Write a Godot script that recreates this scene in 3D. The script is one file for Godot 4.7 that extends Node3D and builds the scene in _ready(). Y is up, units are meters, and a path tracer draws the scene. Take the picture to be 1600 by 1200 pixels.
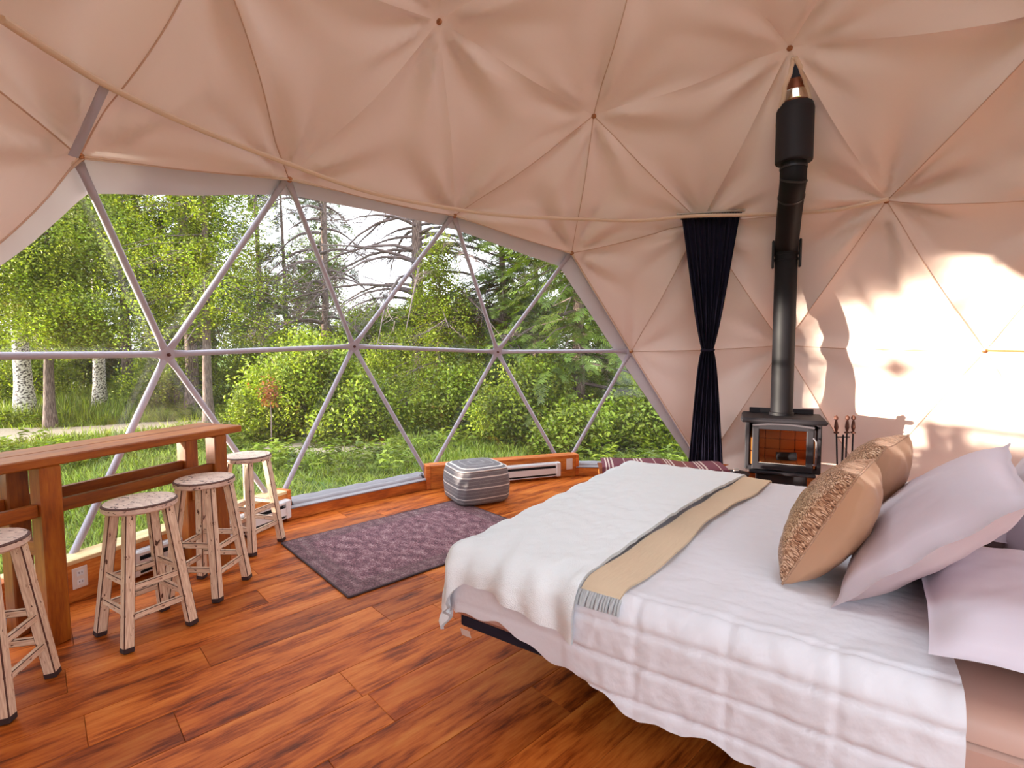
extends Node3D

# ------------------------------------------------------------------ mesh builder
class MB:
	var v := PackedVector3Array()
	var uv := PackedVector2Array()
	var c := PackedColorArray()
	var ix := PackedInt32Array()
	var nn := PackedVector3Array()

	func vert(p: Vector3, t := Vector2.ZERO) -> int:
		v.append(p)
		uv.append(t)
		return v.size() - 1

	func tri(a: int, b: int, d: int) -> void: # counter-clockwise seen from outside
		ix.append(a)
		ix.append(d)
		ix.append(b)

	func quad_pts(a: Vector3, b: Vector3, d: Vector3, e: Vector3) -> void: # flat quad, counter-clockwise
		var i := vert(a, Vector2(0, 0))
		vert(b, Vector2(1, 0))
		vert(d, Vector2(1, 1))
		vert(e, Vector2(0, 1))
		tri(i, i + 1, i + 2)
		tri(i, i + 2, i + 3)

	func face_out(pts: Array, centre: Vector3) -> void: # flat convex face turned away from centre
		var n: Vector3 = (pts[1] - pts[0]).cross(pts[2] - pts[0])
		var m := Vector3.ZERO
		for p in pts:
			m += p
		m /= pts.size()
		var q := pts.duplicate()
		if n.dot(m - centre) < 0.0:
			q.reverse()
		var i := v.size()
		for p in q:
			vert(p)
		for k in range(1, q.size() - 1):
			tri(i, i + k, i + k + 1)

	func grid(nu: int, nv: int, f: Callable, flip := false, uvs := Vector2.ONE) -> void: # faces u x v
		var b := v.size()
		for j in nv + 1:
			for i in nu + 1:
				var a := float(i) / nu
				var d := float(j) / nv
				vert(f.call(a, d), Vector2(a * uvs.x, d * uvs.y))
		for j in nv:
			for i in nu:
				var p := b + j * (nu + 1) + i
				var q := p + nu + 1
				if flip:
					tri(p, p + 1 + nu + 1, p + 1)
					tri(p, q, q + 1)
				else:
					tri(p, p + 1, q + 1)
					tri(p, q + 1, q)

	func tube(path: Array, radii: Array, sides := 8, caps := true) -> void:
		var n := path.size()
		var b := v.size()
		var side := Vector3.ZERO
		var length := 0.0
		for k in n:
			var t: Vector3 = (path[mini(k + 1, n - 1)] - path[maxi(k - 1, 0)]).normalized()
			if side == Vector3.ZERO:
				side = t.cross(Vector3.UP if absf(t.y) < 0.9 else Vector3.RIGHT).normalized()
			side = (side - t * side.dot(t)).normalized()
			var up := t.cross(side)
			if k > 0:
				length += (path[k] - path[k - 1]).length()
			var r: float = radii[mini(k, radii.size() - 1)]
			for s in sides + 1:
				var a := TAU * s / sides
				vert(path[k] + (side * cos(a) + up * sin(a)) * r, Vector2(length, float(s) / sides))
		for k in n - 1:
			for s in sides:
				var p := b + k * (sides + 1) + s
				var q := p + sides + 1
				tri(p, p + 1, q + 1)
				tri(p, q + 1, q)
		if caps:
			for e in [0, n - 1]:
				var m := vert(path[e])
				for s in sides:
					var p0 := vert(v[b + e * (sides + 1) + s])
					var p1 := vert(v[b + e * (sides + 1) + s + 1])
					if e == 0:
						tri(m, p1, p0)
					else:
						tri(m, p0, p1)

	func lathe(profile: Array, sides := 24, at := Vector3.ZERO, hard := false) -> void: # profile of (radius, height), upwards outside
		for k in profile.size() - 1:
			var b := v.size()
			var lo: Vector2 = profile[k]
			var hi: Vector2 = profile[k + 1]
			for s in sides + 1:
				var a := TAU * s / sides
				vert(at + Vector3(cos(a) * lo.x, lo.y, sin(a) * lo.x), Vector2(float(s) / sides, lo.y))
				vert(at + Vector3(cos(a) * hi.x, hi.y, sin(a) * hi.x), Vector2(float(s) / sides, hi.y))
			for s in sides:
				var p := b + s * 2
				tri(p, p + 1, p + 3)
				tri(p, p + 3, p + 2)
		if hard:
			pass

	func box(size: Vector3, at := Vector3.ZERO, bevel := 0.003, edges: MB = null) -> void:
		var h := size / 2.0
		var e := minf(bevel, minf(h.x, minf(h.y, h.z)) * 0.9)
		var to: MB = edges if edges else self
		var pt := func(sx: float, sy: float, sz: float, ax: int) -> Vector3: # corner point lying on the face across axis ax
			var p := Vector3(sx * h.x, sy * h.y, sz * h.z)
			var s := Vector3(sx, sy, sz)
			for k in 3:
				if k != ax:
					p[k] -= s[k] * e
			return p + at
		for ax in 3:
			for s in [-1.0, 1.0]:
				var q := []
				for o in [[-1.0, -1.0], [1.0, -1.0], [1.0, 1.0], [-1.0, 1.0]]:
					var d := [0.0, 0.0, 0.0]
					d[ax] = s
					d[(ax + 1) % 3] = o[0]
					d[(ax + 2) % 3] = o[1]
					q.append(pt.call(d[0], d[1], d[2], ax))
				face_out(q, at)
		for ax in 3:
			for s1 in [-1.0, 1.0]:
				for s2 in [-1.0, 1.0]:
					var b1 := (ax + 1) % 3
					var b2 := (ax + 2) % 3
					var d0 := [0.0, 0.0, 0.0]
					d0[b1] = s1
					d0[b2] = s2
					var d1 := d0.duplicate()
					d0[ax] = -1.0
					d1[ax] = 1.0
					to.face_out([pt.call(d0[0], d0[1], d0[2], b1), pt.call(d1[0], d1[1], d1[2], b1), pt.call(d1[0], d1[1], d1[2], b2), pt.call(d0[0], d0[1], d0[2], b2)], at)
		for sx in [-1.0, 1.0]:
			for sy in [-1.0, 1.0]:
				for sz in [-1.0, 1.0]:
					to.face_out([pt.call(sx, sy, sz, 0), pt.call(sx, sy, sz, 1), pt.call(sx, sy, sz, 2)], at)

	func put(t: Transform3D, from := 0) -> void:
		for i in range(from, v.size()):
			v[i] = t * v[i]

	func arrays() -> Array:
		var n := PackedVector3Array()
		n.resize(v.size())
		for i in range(0, ix.size(), 3):
			var a := v[ix[i]]
			var f := (v[ix[i + 2]] - a).cross(v[ix[i + 1]] - a)
			n[ix[i]] += f
			n[ix[i + 1]] += f
			n[ix[i + 2]] += f
		for i in n.size():
			n[i] = n[i].normalized() if n[i].length_squared() > 1e-20 else Vector3.UP
		var a := []
		a.resize(Mesh.ARRAY_MAX)
		a[Mesh.ARRAY_VERTEX] = v
		a[Mesh.ARRAY_NORMAL] = n
		a[Mesh.ARRAY_TEX_UV] = uv
		if c.size() == v.size():
			a[Mesh.ARRAY_COLOR] = c
		a[Mesh.ARRAY_INDEX] = ix
		return a

	func mesh(m: Material = null) -> ArrayMesh:
		var r := ArrayMesh.new()
		r.add_surface_from_arrays(Mesh.PRIMITIVE_TRIANGLES, arrays())
		if m:
			r.surface_set_material(0, m)
		return r


# ------------------------------------------------------------------ naming and tagging
var rng := RandomNumberGenerator.new()
var M := {}

func tag(o: Node, label := "", category := "", group := "", kind := "") -> void:
	if label:
		o.set_meta("label", label)
	if category:
		o.set_meta("category", category)
	if group:
		o.set_meta("group", group)
	if kind:
		o.set_meta("kind", kind)

func numbered(called: String, parent: Node) -> String:
	if not parent.has_node(NodePath(called)):
		return called
	var k := 1
	while parent.has_node(NodePath("%s_%03d" % [called, k])):
		k += 1
	return "%s_%03d" % [called, k]

var count := {}

func name_for(called: String, parent: Node) -> String:
	var key := "%d/%s" % [parent.get_instance_id(), called]
	var k: int = count.get(key, 0)
	count[key] = k + 1
	return called if k == 0 else "%s_%03d" % [called, k]

func put(called: String, mesh: Mesh, m: Material, parent: Node = self, t := Transform3D.IDENTITY) -> MeshInstance3D:
	var o := MeshInstance3D.new()
	o.name = name_for(called, parent)
	o.mesh = mesh
	if m:
		for k in mesh.get_surface_count():
			if k == 0 or mesh.surface_get_material(k) == null:
				o.set_surface_override_material(k, m)
	o.transform = t
	parent.add_child(o, true)
	return o

func thing(called: String, at := Vector3.ZERO, turn := 0.0) -> Node3D:
	var o := Node3D.new()
	o.name = name_for(called, self)
	o.position = at
	o.rotation.y = turn
	add_child(o, true)
	return o

func bx(size: Vector3, bevel := 0.003) -> ArrayMesh:
	var b := MB.new()
	b.box(size, Vector3.ZERO, bevel)
	return b.mesh()

func along(a: Vector3, b: Vector3, roll_up := Vector3.UP) -> Transform3D: # local x runs from a to b, origin in the middle
	var x := (b - a).normalized()
	var z := x.cross(roll_up).normalized()
	return Transform3D(Basis(x, z.cross(x), z), (a + b) / 2.0)

func yaw_t(at: Vector3, dir: Vector3) -> Transform3D: # local x along dir (horizontal)
	var x := Vector3(dir.x, 0, dir.z).normalized()
	return Transform3D(Basis(x, Vector3.UP, x.cross(Vector3.UP)), at)


# ------------------------------------------------------------------ materials
func noise(frequency: float, s := 1, octaves := 4, kind := FastNoiseLite.TYPE_SIMPLEX_SMOOTH) -> FastNoiseLite:
	var n := FastNoiseLite.new()
	n.noise_type = kind
	n.seed = s
	n.frequency = frequency
	n.fractal_octaves = octaves
	return n

func plain(col: Color, rough := 0.7, metal := 0.0) -> StandardMaterial3D:
	var m := StandardMaterial3D.new()
	m.albedo_color = col
	m.roughness = rough
	m.metallic = metal
	return m

func picture(w: int, h: int, f: Callable) -> ImageTexture:
	var im := Image.create(w, h, false, Image.FORMAT_RGB8)
	for y in h:
		for x in w:
			im.set_pixel(x, y, f.call(x, y))
	return ImageTexture.create_from_image(im)

func ramp(t: float, stops: Array) -> Color: # stops of [place, colour]
	for k in range(1, stops.size()):
		if t <= stops[k][0]:
			var a: float = stops[k - 1][0]
			return (stops[k - 1][1] as Color).lerp(stops[k][1], clampf((t - a) / (stops[k][0] - a), 0, 1))
	return stops[-1][1]

func wood_picture(w: int, h: int, sd: int, stops: Array, streak := 1.0) -> ImageTexture:
	var a := noise(1.0, sd, 4)
	var b := noise(1.0, sd + 7, 2)
	var g := noise(1.0, sd + 13, 2)
	return picture(w, h, func(x: int, y: int) -> Color:
		# one turn of the texture comes back to its start
		var p := TAU * x / w
		var q := float(y) / h
		var cx := cos(p) * 0.55
		var cy := sin(p) * 0.55
		var big := a.get_noise_3d(cx, cy, q * 5.0)
		var mid := b.get_noise_3d(cx * 2.2, cy * 2.2, q * 26.0)
		var fine := g.get_noise_3d(cx * 9.0, cy * 9.0, q * 110.0)
		return ramp(clampf(0.5 + big * 0.75 * streak + mid * 0.32 * streak + fine * 0.18, 0, 1), stops))

func triplanar(tex: Texture2D, scale: Vector3, tint: Color, rough: float, offset := Vector3.ZERO) -> StandardMaterial3D:
	var m := plain(tint, rough)
	m.albedo_texture = tex
	m.uv1_triplanar = true
	m.uv1_triplanar_sharpness = 8.0
	m.uv1_scale = scale
	m.uv1_offset = offset
	return m

func relief(m: StandardMaterial3D, frequency: float, centimetres: float, s := 3, size := 256, octaves := 3) -> StandardMaterial3D:
	var t := NoiseTexture2D.new()
	t.noise = noise(frequency, s, octaves)
	t.width = size
	t.height = size
	t.seamless = true
	m.heightmap_enabled = true
	m.heightmap_texture = t
	m.heightmap_scale = centimetres
	return m

func make_materials() -> void:
	var floor_stops := [[0.0, Color8(104, 48, 20)], [0.25, Color8(166, 84, 38)], [0.45, Color8(208, 116, 56)], [0.65, Color8(226, 134, 70)], [1.0, Color8(240, 160, 96)]]
	M.floor = []
	for k in 3:
		var t := wood_picture(384, 256, 11 + k * 31, floor_stops, 0.85)
		for j in 4:
			var tint: float = [0.9, 0.84, 0.78, 0.87][j]
			M.floor.append(triplanar(t, Vector3(0.55, 1.0, 1.6), Color(tint, tint * [0.92, 0.91, 0.90, 0.89][j], tint * [0.74, 0.72, 0.72, 0.69][j]), 0.44, Vector3(0.13 * j + 0.31 * k, 0.2 * j, 0.27 * j + 0.11 * k)))
	for m: StandardMaterial3D in M.floor:
		m.metallic_specular = 0.25
	var pine := wood_picture(256, 256, 71, [[0.0, Color8(132, 54, 14)], [0.4, Color8(184, 84, 22)], [0.7, Color8(206, 102, 34)], [1.0, Color8(226, 130, 54)]], 0.7)
	M.bar = []
	for k in 4:
		M.bar.append(triplanar(pine, Vector3(0.7, 2.2, 2.2), Color(0.79 - 0.06 * (k % 3), 0.85 - 0.06 * (k % 3), 0.50 - 0.05 * (k % 3)), 0.5, Vector3(0.17 * k, 0.3 * k, 0.21 * k)))
	M.board = []
	for k in 3:
		M.board.append(triplanar(pine, Vector3(0.8, 2.0, 2.0), Color(1.0, 1.16 - 0.05 * k, 1.2 - 0.06 * k), 0.6, Vector3(0.3 * k, 0.1, 0.4 * k)))
	M.pale_board = triplanar(wood_picture(128, 128, 77, [[0.0, Color8(196, 156, 104)], [0.5, Color8(224, 190, 138)], [1.0, Color8(240, 214, 168)]], 0.7), Vector3(0.8, 2.0, 2.0), Color(1, 1, 1), 0.6)
	# stools: old cream paint, worn through to brown wood
	var chip := noise(1.0, 5, 4)
	var wear := noise(1.0, 9, 3)
	var paint := picture(256, 256, func(x: int, y: int) -> Color:
		var p := TAU * x / 256.0
		var q := TAU * y / 256.0
		var k := chip.get_noise_3d(cos(p) * 1.6 + 3.0, sin(p) * 1.6, q * 1.1) + 0.4 * chip.get_noise_3d(x * 0.09, y * 0.13, 4.0)
		var s := wear.get_noise_2d(x * 0.03, y * 0.12)
		var col := Color8(234, 208, 182).lerp(Color8(206, 170, 144), clampf(0.5 + s, 0, 1))
		if k > 0.52:
			col = Color8(74, 40, 30)
		elif k > 0.47:
			col = Color8(140, 98, 76)
		return col)
	M.paint = []
	for k in 3:
		M.paint.append(triplanar(paint, Vector3(1.3, 3.0, 3.0), Color(1.0, 1.0, 1.0), 0.55, Vector3(0.37 * k, 0.21 * k, 0.43 * k)))
	var seat_paint := picture(256, 256, func(x: int, y: int) -> Color:
		var k := chip.get_noise_3d(x * 0.022, y * 0.05, 9.0) + 0.5 * chip.get_noise_3d(x * 0.09, y * 0.16, 2.0)
		var col := Color8(226, 200, 182).lerp(Color8(204, 172, 158), clampf(0.5 + wear.get_noise_2d(x * 0.02, y * 0.05), 0, 1))
		if k > 0.42:
			col = Color8(66, 36, 32)
		elif k > 0.38:
			col = Color8(150, 110, 96)
		return col)
	M.seat = []
	for k in 3:
		M.seat.append(triplanar(seat_paint, Vector3(2.6, 2.6, 2.6), Color(1, 1, 1), 0.5, Vector3(0.31 * k, 0.6 * k, 0.17 * k)))
	M.worn = plain(Color8(84, 46, 34), 0.7)
	M.foot = plain(Color8(52, 30, 30), 0.8)
	# fabric of the dome
	M.liner = plain(Color8(231, 206, 195), 0.85)
	M.liner.backlight_enabled = true
	M.liner.backlight = Color(0.28, 0.28, 0.28)
	M.bronze_cord = plain(Color8(168, 98, 58), 0.8)
	M.seam = plain(Color8(206, 170, 150), 0.85)
	M.hem = plain(Color8(222, 194, 172), 0.85)
	M.cover = plain(Color8(228, 226, 226), 0.7)
	M.cover.backlight_enabled = true
	M.cover.backlight = Color(0.6, 0.6, 0.6)
	M.border = plain(Color8(192, 182, 186), 0.5)
	M.border.backlight_enabled = true
	M.border.backlight = Color(0.25, 0.24, 0.24)
	M.steel = plain(Color8(172, 162, 174), 0.45)
	M.pane = plain(Color(1, 1, 1, 0.03), 0.02)
	M.pane.transparency = BaseMaterial3D.TRANSPARENCY_ALPHA
	M.pane.metallic_specular = 0.35
	M.bolt = plain(Color8(96, 52, 46), 0.5, 0.4)
	M.brass = plain(Color8(170, 120, 84), 0.35, 0.8)
	M.white_metal = plain(Color8(222, 222, 226), 0.35)
	M.dark_slot = plain(Color8(40, 40, 46), 0.6)
	M.white_plastic = plain(Color8(226, 214, 206), 0.4)
	M.grey_vinyl = plain(Color8(146, 138, 142), 0.6)
	M.ledge = plain(Color8(126, 118, 122), 0.8)
	# bedding
	M.coverlet = plain(Color8(226, 226, 234), 0.85)
	relief(M.coverlet, 0.06, 0.05, 21, 256, 4)
	M.coverlet.uv1_scale = Vector3(6, 6, 6)
	M.throw = plain(Color8(240, 246, 250), 0.95)
	relief(M.throw, 0.12, 0.2, 22)
	M.throw.uv1_scale = Vector3(8, 8, 8)
	M.tan = plain(Color8(228, 204, 174), 0.9)
	relief(M.tan, 0.1, 0.12, 23)
	M.tan.uv1_scale = Vector3(5, 1, 5)
	M.sheet = plain(Color8(196, 158, 144), 0.4)
	M.pillow = plain(Color8(218, 208, 220), 0.8)
	M.pillow_under = plain(Color8(205, 180, 182), 0.75)
	M.navy = plain(Color8(26, 23, 42), 0.95)
	M.mattress = plain(Color8(200, 180, 172), 0.8)
	M.satin = plain(Color8(182, 138, 108), 0.42)
	M.satin.anisotropy_enabled = false
	var sq := noise(0.35, 41, 1, FastNoiseLite.TYPE_CELLULAR)
	sq.cellular_return_type = FastNoiseLite.RETURN_CELL_VALUE
	var sequin := picture(256, 256, func(x: int, y: int) -> Color:
		var k := sq.get_noise_2d(x * 0.62, y * 0.62) * 0.5 + 0.5
		return ramp(k, [[0.0, Color8(96, 62, 46)], [0.35, Color8(164, 116, 88)], [0.7, Color8(206, 164, 132)], [1.0, Color8(250, 222, 196)]]))
	M.sequin = plain(Color(1, 1, 1), 0.4, 0.25)
	M.sequin.albedo_texture = sequin
	M.sequin.uv1_scale = Vector3(2.6, 2.6, 1)
	# rug
	var ra := noise(0.02, 51, 5)
	var rb := noise(0.14, 52, 3)
	var rug_tex := picture(320, 448, func(x: int, y: int) -> Color:
		var k := ra.get_noise_2d(x * 1.3, y * 2.4) * 0.55 + rb.get_noise_2d(x * 1.2, y * 2.0) * 0.75
		var col := ramp(clampf(0.5 + k * 0.9, 0, 1), [[0.0, Color8(84, 54, 64)], [0.35, Color8(146, 98, 112)], [0.6, Color8(180, 132, 144)], [1.0, Color8(226, 200, 202)]])
		var d := mini(mini(x, 319 - x), mini(y, 447 - y))
		if d < 44: # border bands of the pattern
			var s := sin(d * 0.42) * 0.5 + 0.5
			col = col.lerp(Color8(112, 90, 92), 0.25 + 0.25 * s)
		elif int(x / 26.0) % 2 == int(y / 30.0) % 2:
			col = col.lerp(Color8(122, 84, 100), 0.25)
		return col)
	M.rug = plain(Color(0.78, 0.75, 0.74), 0.95)
	M.rug.albedo_texture = rug_tex
	relief(M.rug, 0.25, 0.3, 53)
	M.rug_edge = plain(Color8(70, 52, 56), 0.95)
	# pouf
	var weave := noise(0.5, 61, 2)
	var pouf_tex := picture(128, 256, func(x: int, y: int) -> Color:
		var k := weave.get_noise_2d(x * 3.0, y * 1.2)
		var band := fposmod(y / 256.0 * 5.0, 1.0)
		var base := Color8(140, 132, 134).lerp(Color8(108, 102, 106), clampf(0.5 + k, 0, 1))
		if band < 0.11:
			return Color8(222, 214, 208)
		if band > 0.40 and band < 0.46 or band > 0.72 and band < 0.77:
			return base.lerp(Color8(180, 174, 172), 0.5)
		return base)
	M.pouf = plain(Color(1, 1, 1), 0.95)
	M.pouf.albedo_texture = pouf_tex
	relief(M.pouf, 0.3, 0.25, 62)
	# plaid blanket
	var plaid_tex := picture(256, 64, func(x: int, y: int) -> Color:
		var f := fposmod(x / 256.0 * 4.0, 1.0)
		var base := Color8(128, 74, 88) if int(x / 64.0) % 4 != 2 else Color8(140, 84, 84)
		if f > 0.10 and f < 0.15 or f > 0.19 and f < 0.24 or f > 0.30 and f < 0.36 or f > 0.74 and f < 0.78:
			return Color8(226, 212, 206)
		return base)
	M.plaid = plain(Color(1, 1, 1), 0.95)
	M.plaid.albedo_texture = plaid_tex
	M.plaid_edge = plain(Color8(150, 78, 42), 0.95)
	# curtain, stove
	M.curtain = plain(Color8(30, 27, 42), 0.95)
	M.curtain.metallic_specular = 0.2
	M.curtain.rim_enabled = true
	M.curtain.rim = 0.12
	M.rod = plain(Color8(200, 190, 186), 0.35, 0.6)
	M.iron = plain(Color8(38, 35, 40), 0.6)
	M.iron.metallic_specular = 0.35
	M.pipe = plain(Color8(24, 22, 26), 0.55)
	M.pipe.metallic_specular = 0.3
	M.pipe_edge = plain(Color8(30, 27, 32), 0.45)
	M.chrome = plain(Color8(214, 196, 176), 0.18, 1.0)
	M.bronze = plain(Color8(120, 62, 34), 0.4, 0.6)
	M.firebrick = relief(plain(Color8(214, 128, 62), 0.85), 0.08, 0.4, 81)
	M.stove_glass = plain(Color(0.08, 0.05, 0.03, 0.15), 0.05)
	M.stove_glass.metallic_specular = 0.3
	M.stove_glass.transparency = BaseMaterial3D.TRANSPARENCY_ALPHA
	M.iron_light = plain(Color8(86, 80, 86), 0.4)
	# outdoors
	M.ground = plain(Color8(96, 104, 52), 0.95)
	var gr := noise(0.05, 91, 5)
	M.ground.albedo_texture = picture(256, 256, func(x: int, y: int) -> Color:
		var k := gr.get_noise_2d(x, y)
		return ramp(clampf(0.5 + k, 0, 1), [[0.0, Color8(70, 88, 34)], [0.5, Color8(118, 138, 56)], [1.0, Color8(160, 164, 84)]]))
	M.ground.uv1_scale = Vector3(14, 14, 1)
	M.ground.albedo_color = Color(0.95, 1, 0.9)
	M.gravel = plain(Color8(208, 194, 180), 0.95)
	var gv := noise(0.3, 95, 3)
	M.gravel.albedo_texture = picture(256, 256, func(x: int, y: int) -> Color:
		return ramp(clampf(0.5 + gv.get_noise_2d(x, y) * 1.1, 0, 1), [[0.0, Color8(150, 138, 124)], [0.5, Color8(226, 214, 200)], [1.0, Color8(255, 246, 236)]]))
	M.gravel.uv1_scale = Vector3(10, 3, 1)
	var bark_n := noise(0.05, 97, 4)
	M.bark = plain(Color(1, 1, 1), 0.95)
	M.bark.albedo_texture = picture(128, 128, func(x: int, y: int) -> Color:
		return ramp(clampf(0.5 + bark_n.get_noise_2d(x * 0.6, y * 3.0), 0, 1), [[0.0, Color8(60, 46, 44)], [0.6, Color8(112, 92, 84)], [1.0, Color8(158, 138, 128)]]))
	M.bark.uv1_scale = Vector3(1.2, 3, 1)
	M.birch = plain(Color(1, 1, 1), 0.85)
	M.birch.albedo_texture = picture(128, 128, func(x: int, y: int) -> Color:
		var k := bark_n.get_noise_2d(x * 2.6 + 300.0, y * 1.1)
		return ramp(clampf(0.5 + k * 1.3, 0, 1), [[0.0, Color8(64, 54, 54)], [0.32, Color8(128, 112, 108)], [0.45, Color8(214, 202, 196)], [1.0, Color8(236, 226, 220)]]))
	M.birch.uv1_scale = Vector3(1.2, 2, 1)
	M.twig = plain(Color8(112, 96, 94), 0.95)
	M.twig_pale = plain(Color8(190, 172, 160), 0.95)
	M.leaf = leaf_material(Color8(132, 152, 46))
	M.needle = leaf_material(Color8(98, 120, 48))
	M.grass = leaf_material(Color8(134, 156, 58))
	M.stone = relief(plain(Color8(206, 196, 190), 0.9), 0.06, 1.0, 99)
	M.red_leaf = leaf_material(Color8(150, 88, 66))
	M.clay = plain(Color8(186, 128, 106), 0.95)

func leaf_material(col: Color) -> StandardMaterial3D:
	var m := plain(col, 0.55)
	m.vertex_color_use_as_albedo = true
	m.backlight_enabled = true
	m.backlight = Color(0.8, 0.85, 0.5)
	return m


# ------------------------------------------------------------------ the geodesic dome
const DOME_R := 3.8
const DOME_C := Vector3(1.059, 0.74, -2.098)
const CAM := Vector3(0, 1.41, 0)
const YAW := 1.38286348

var ico_top := Vector3(0, 1, 0)

func dome(d: Vector3, r := 1.0) -> Vector3: # unit dome direction (icosahedron axes) to metres
	var q := d.normalized() * DOME_R * r
	return DOME_C + Vector3(-q.x * sin(YAW) + q.z * cos(YAW), q.y, -(q.x * cos(YAW) + q.z * sin(YAW)))

func up5(k: int) -> Vector3:
	var a := deg_to_rad(72.0 * k)
	var l := atan(0.5)
	return Vector3(cos(l) * cos(a), sin(l), cos(l) * sin(a))

func low5(k: int) -> Vector3:
	var a := deg_to_rad(72.0 * k + 36.0)
	var l := atan(0.5)
	return Vector3(cos(l) * cos(a), -sin(l), cos(l) * sin(a))

func node_t(i: int) -> Vector3:
	var k := floori(i / 3.0)
	var r := i - 3 * k
	return (up5(k) * (3 - r) + up5(k + 1) * r).normalized()

func node_v(i: int) -> Vector3:
	var k := floori((i - 1) / 3.0)
	var r := i - 1 - 3 * k
	if r == 0:
		return (2 * up5(k) + low5(k)).normalized()
	if r == 1:
		return (up5(k) + up5(k + 1) + low5(k)).normalized()
	return (2 * up5(k + 1) + low5(k)).normalized()

func node_b(i: int) -> Vector3:
	var k := floori(i / 3.0)
	var r := i - 3 * k
	if r == 0:
		return (up5(k) + low5(k - 1) + low5(k)).normalized()
	if r == 1:
		return (up5(k) + 2 * low5(k)).normalized()
	return (up5(k + 1) + 2 * low5(k)).normalized()

func node_c(j: int) -> Vector3:
	var k := floori(j / 2.0)
	return (ico_top + 2 * up5(k)).normalized() if j - 2 * k == 0 else (ico_top + up5(k) + up5(k + 1)).normalized()

func node_d(k: int) -> Vector3:
	return (2 * ico_top + up5(k)).normalized()

func smooth_drop(d: float, reach: float) -> float: # 1 at 0, 0 from reach on
	var t := clampf(1.0 - d / reach, 0, 1)
	return t * t * (3 - 2 * t)

func fabric_point(a: Vector3, b: Vector3, c: Vector3, w: Vector3) -> Vector3:
	# the liner hangs a hand inside the frame, is pulled out to it at the bolts and sags a little between
	var p := a * w.x + b * w.y + c * w.z
	var inward := (DOME_C - p).normalized()
	var edge := minf(w.x, minf(w.y, w.z)) * 3.0
	var off := 0.135 - 0.085 * pow(edge, 0.65)
	for q: Vector3 in [a, b, c]:
		var rel := p - q
		var d := rel.length()
		off -= 0.10 * pow(maxf(0.0, 1.0 - d / 0.95), 1.7)
		var n := (q - DOME_C).normalized()
		var e1 := n.cross(Vector3.UP).normalized() if absf(n.y) < 0.98 else Vector3.RIGHT
		var e2 := n.cross(e1)
		var phi := atan2(rel.dot(e2), rel.dot(e1))
		var s := q.x * 7.1 + q.y * 3.3 + q.z * 5.7
		var amp := 0.070 * smooth_drop(d, 1.2) * clampf(d / 0.30, 0, 1)
		var f := 0.6 * sin(6.0 * phi + s) + 0.5 * sin(11.0 * phi + 2.1 * s) + 0.3 * sin(17.0 * phi + 3.7 * s) * smooth_drop(d, 0.8)
		off += amp * lerpf(0.4, 1.0, smoothstep(1.3, 2.6, q.y)) * (f - 0.35 * absf(sin(5.5 * phi + 1.3 * s)))
	return p + inward * off

var slit_cloth := PackedVector3Array()

func panel(parent: Node, a: Vector3, b: Vector3, c: Vector3, n: int, hole = null, called := "fabric_panel") -> void:
	var mb := MB.new()
	var start := []
	for i in n + 1:
		start.append(mb.v.size())
		for j in n + 1 - i:
			var w := Vector3(float(n - i - j) / n, float(j) / n, float(i) / n)
			mb.vert(fabric_point(a, b, c, w), Vector2(w.y, w.z))
	var mid := (a + b + c) / 3.0
	var inside := (b - a).cross(c - a).dot(DOME_C - mid) > 0.0
	for i in n:
		for j in n - i:
			var p: int = start[i] + j
			var q: int = start[i + 1] + j
			var tris := [[p, p + 1, q]]
			if j < n - i - 1:
				tris.append([p + 1, q + 1, q])
			for t in tris:
				if hole != null and hole.call((mb.v[t[0]] + mb.v[t[1]] + mb.v[t[2]]) / 3.0):
					continue
				if inside:
					mb.tri(t[0], t[1], t[2])
				else:
					mb.tri(t[0], t[2], t[1])
	if hole != null:
		slit_cloth = mb.v.duplicate()
	put(called, mb.mesh(), M.liner, parent)

func fabric_seam(parent: Node, a: Vector3, b: Vector3, r := 0.0045, m: Material = null, called := "seam") -> void:
	var line := []
	for k in 25:
		var t := k / 24.0
		# the liner's own edge between two bolts, a little proud of the cloth
		var p := fabric_point(a, b, (a + b) / 2.0 + (a - b).cross((a + b) / 2.0 - DOME_C).normalized() * 1.2, Vector3(1 - t, t, 0))
		line.append(p + (DOME_C - p).normalized() * 0.001)
	var mb := MB.new()
	mb.tube(line, [r], 6, false)
	put(called, mb.mesh(), m if m else M.seam, parent)

func pt(x: float, y: float, z: float) -> Vector3:
	return Vector3(x, y, z)


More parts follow.
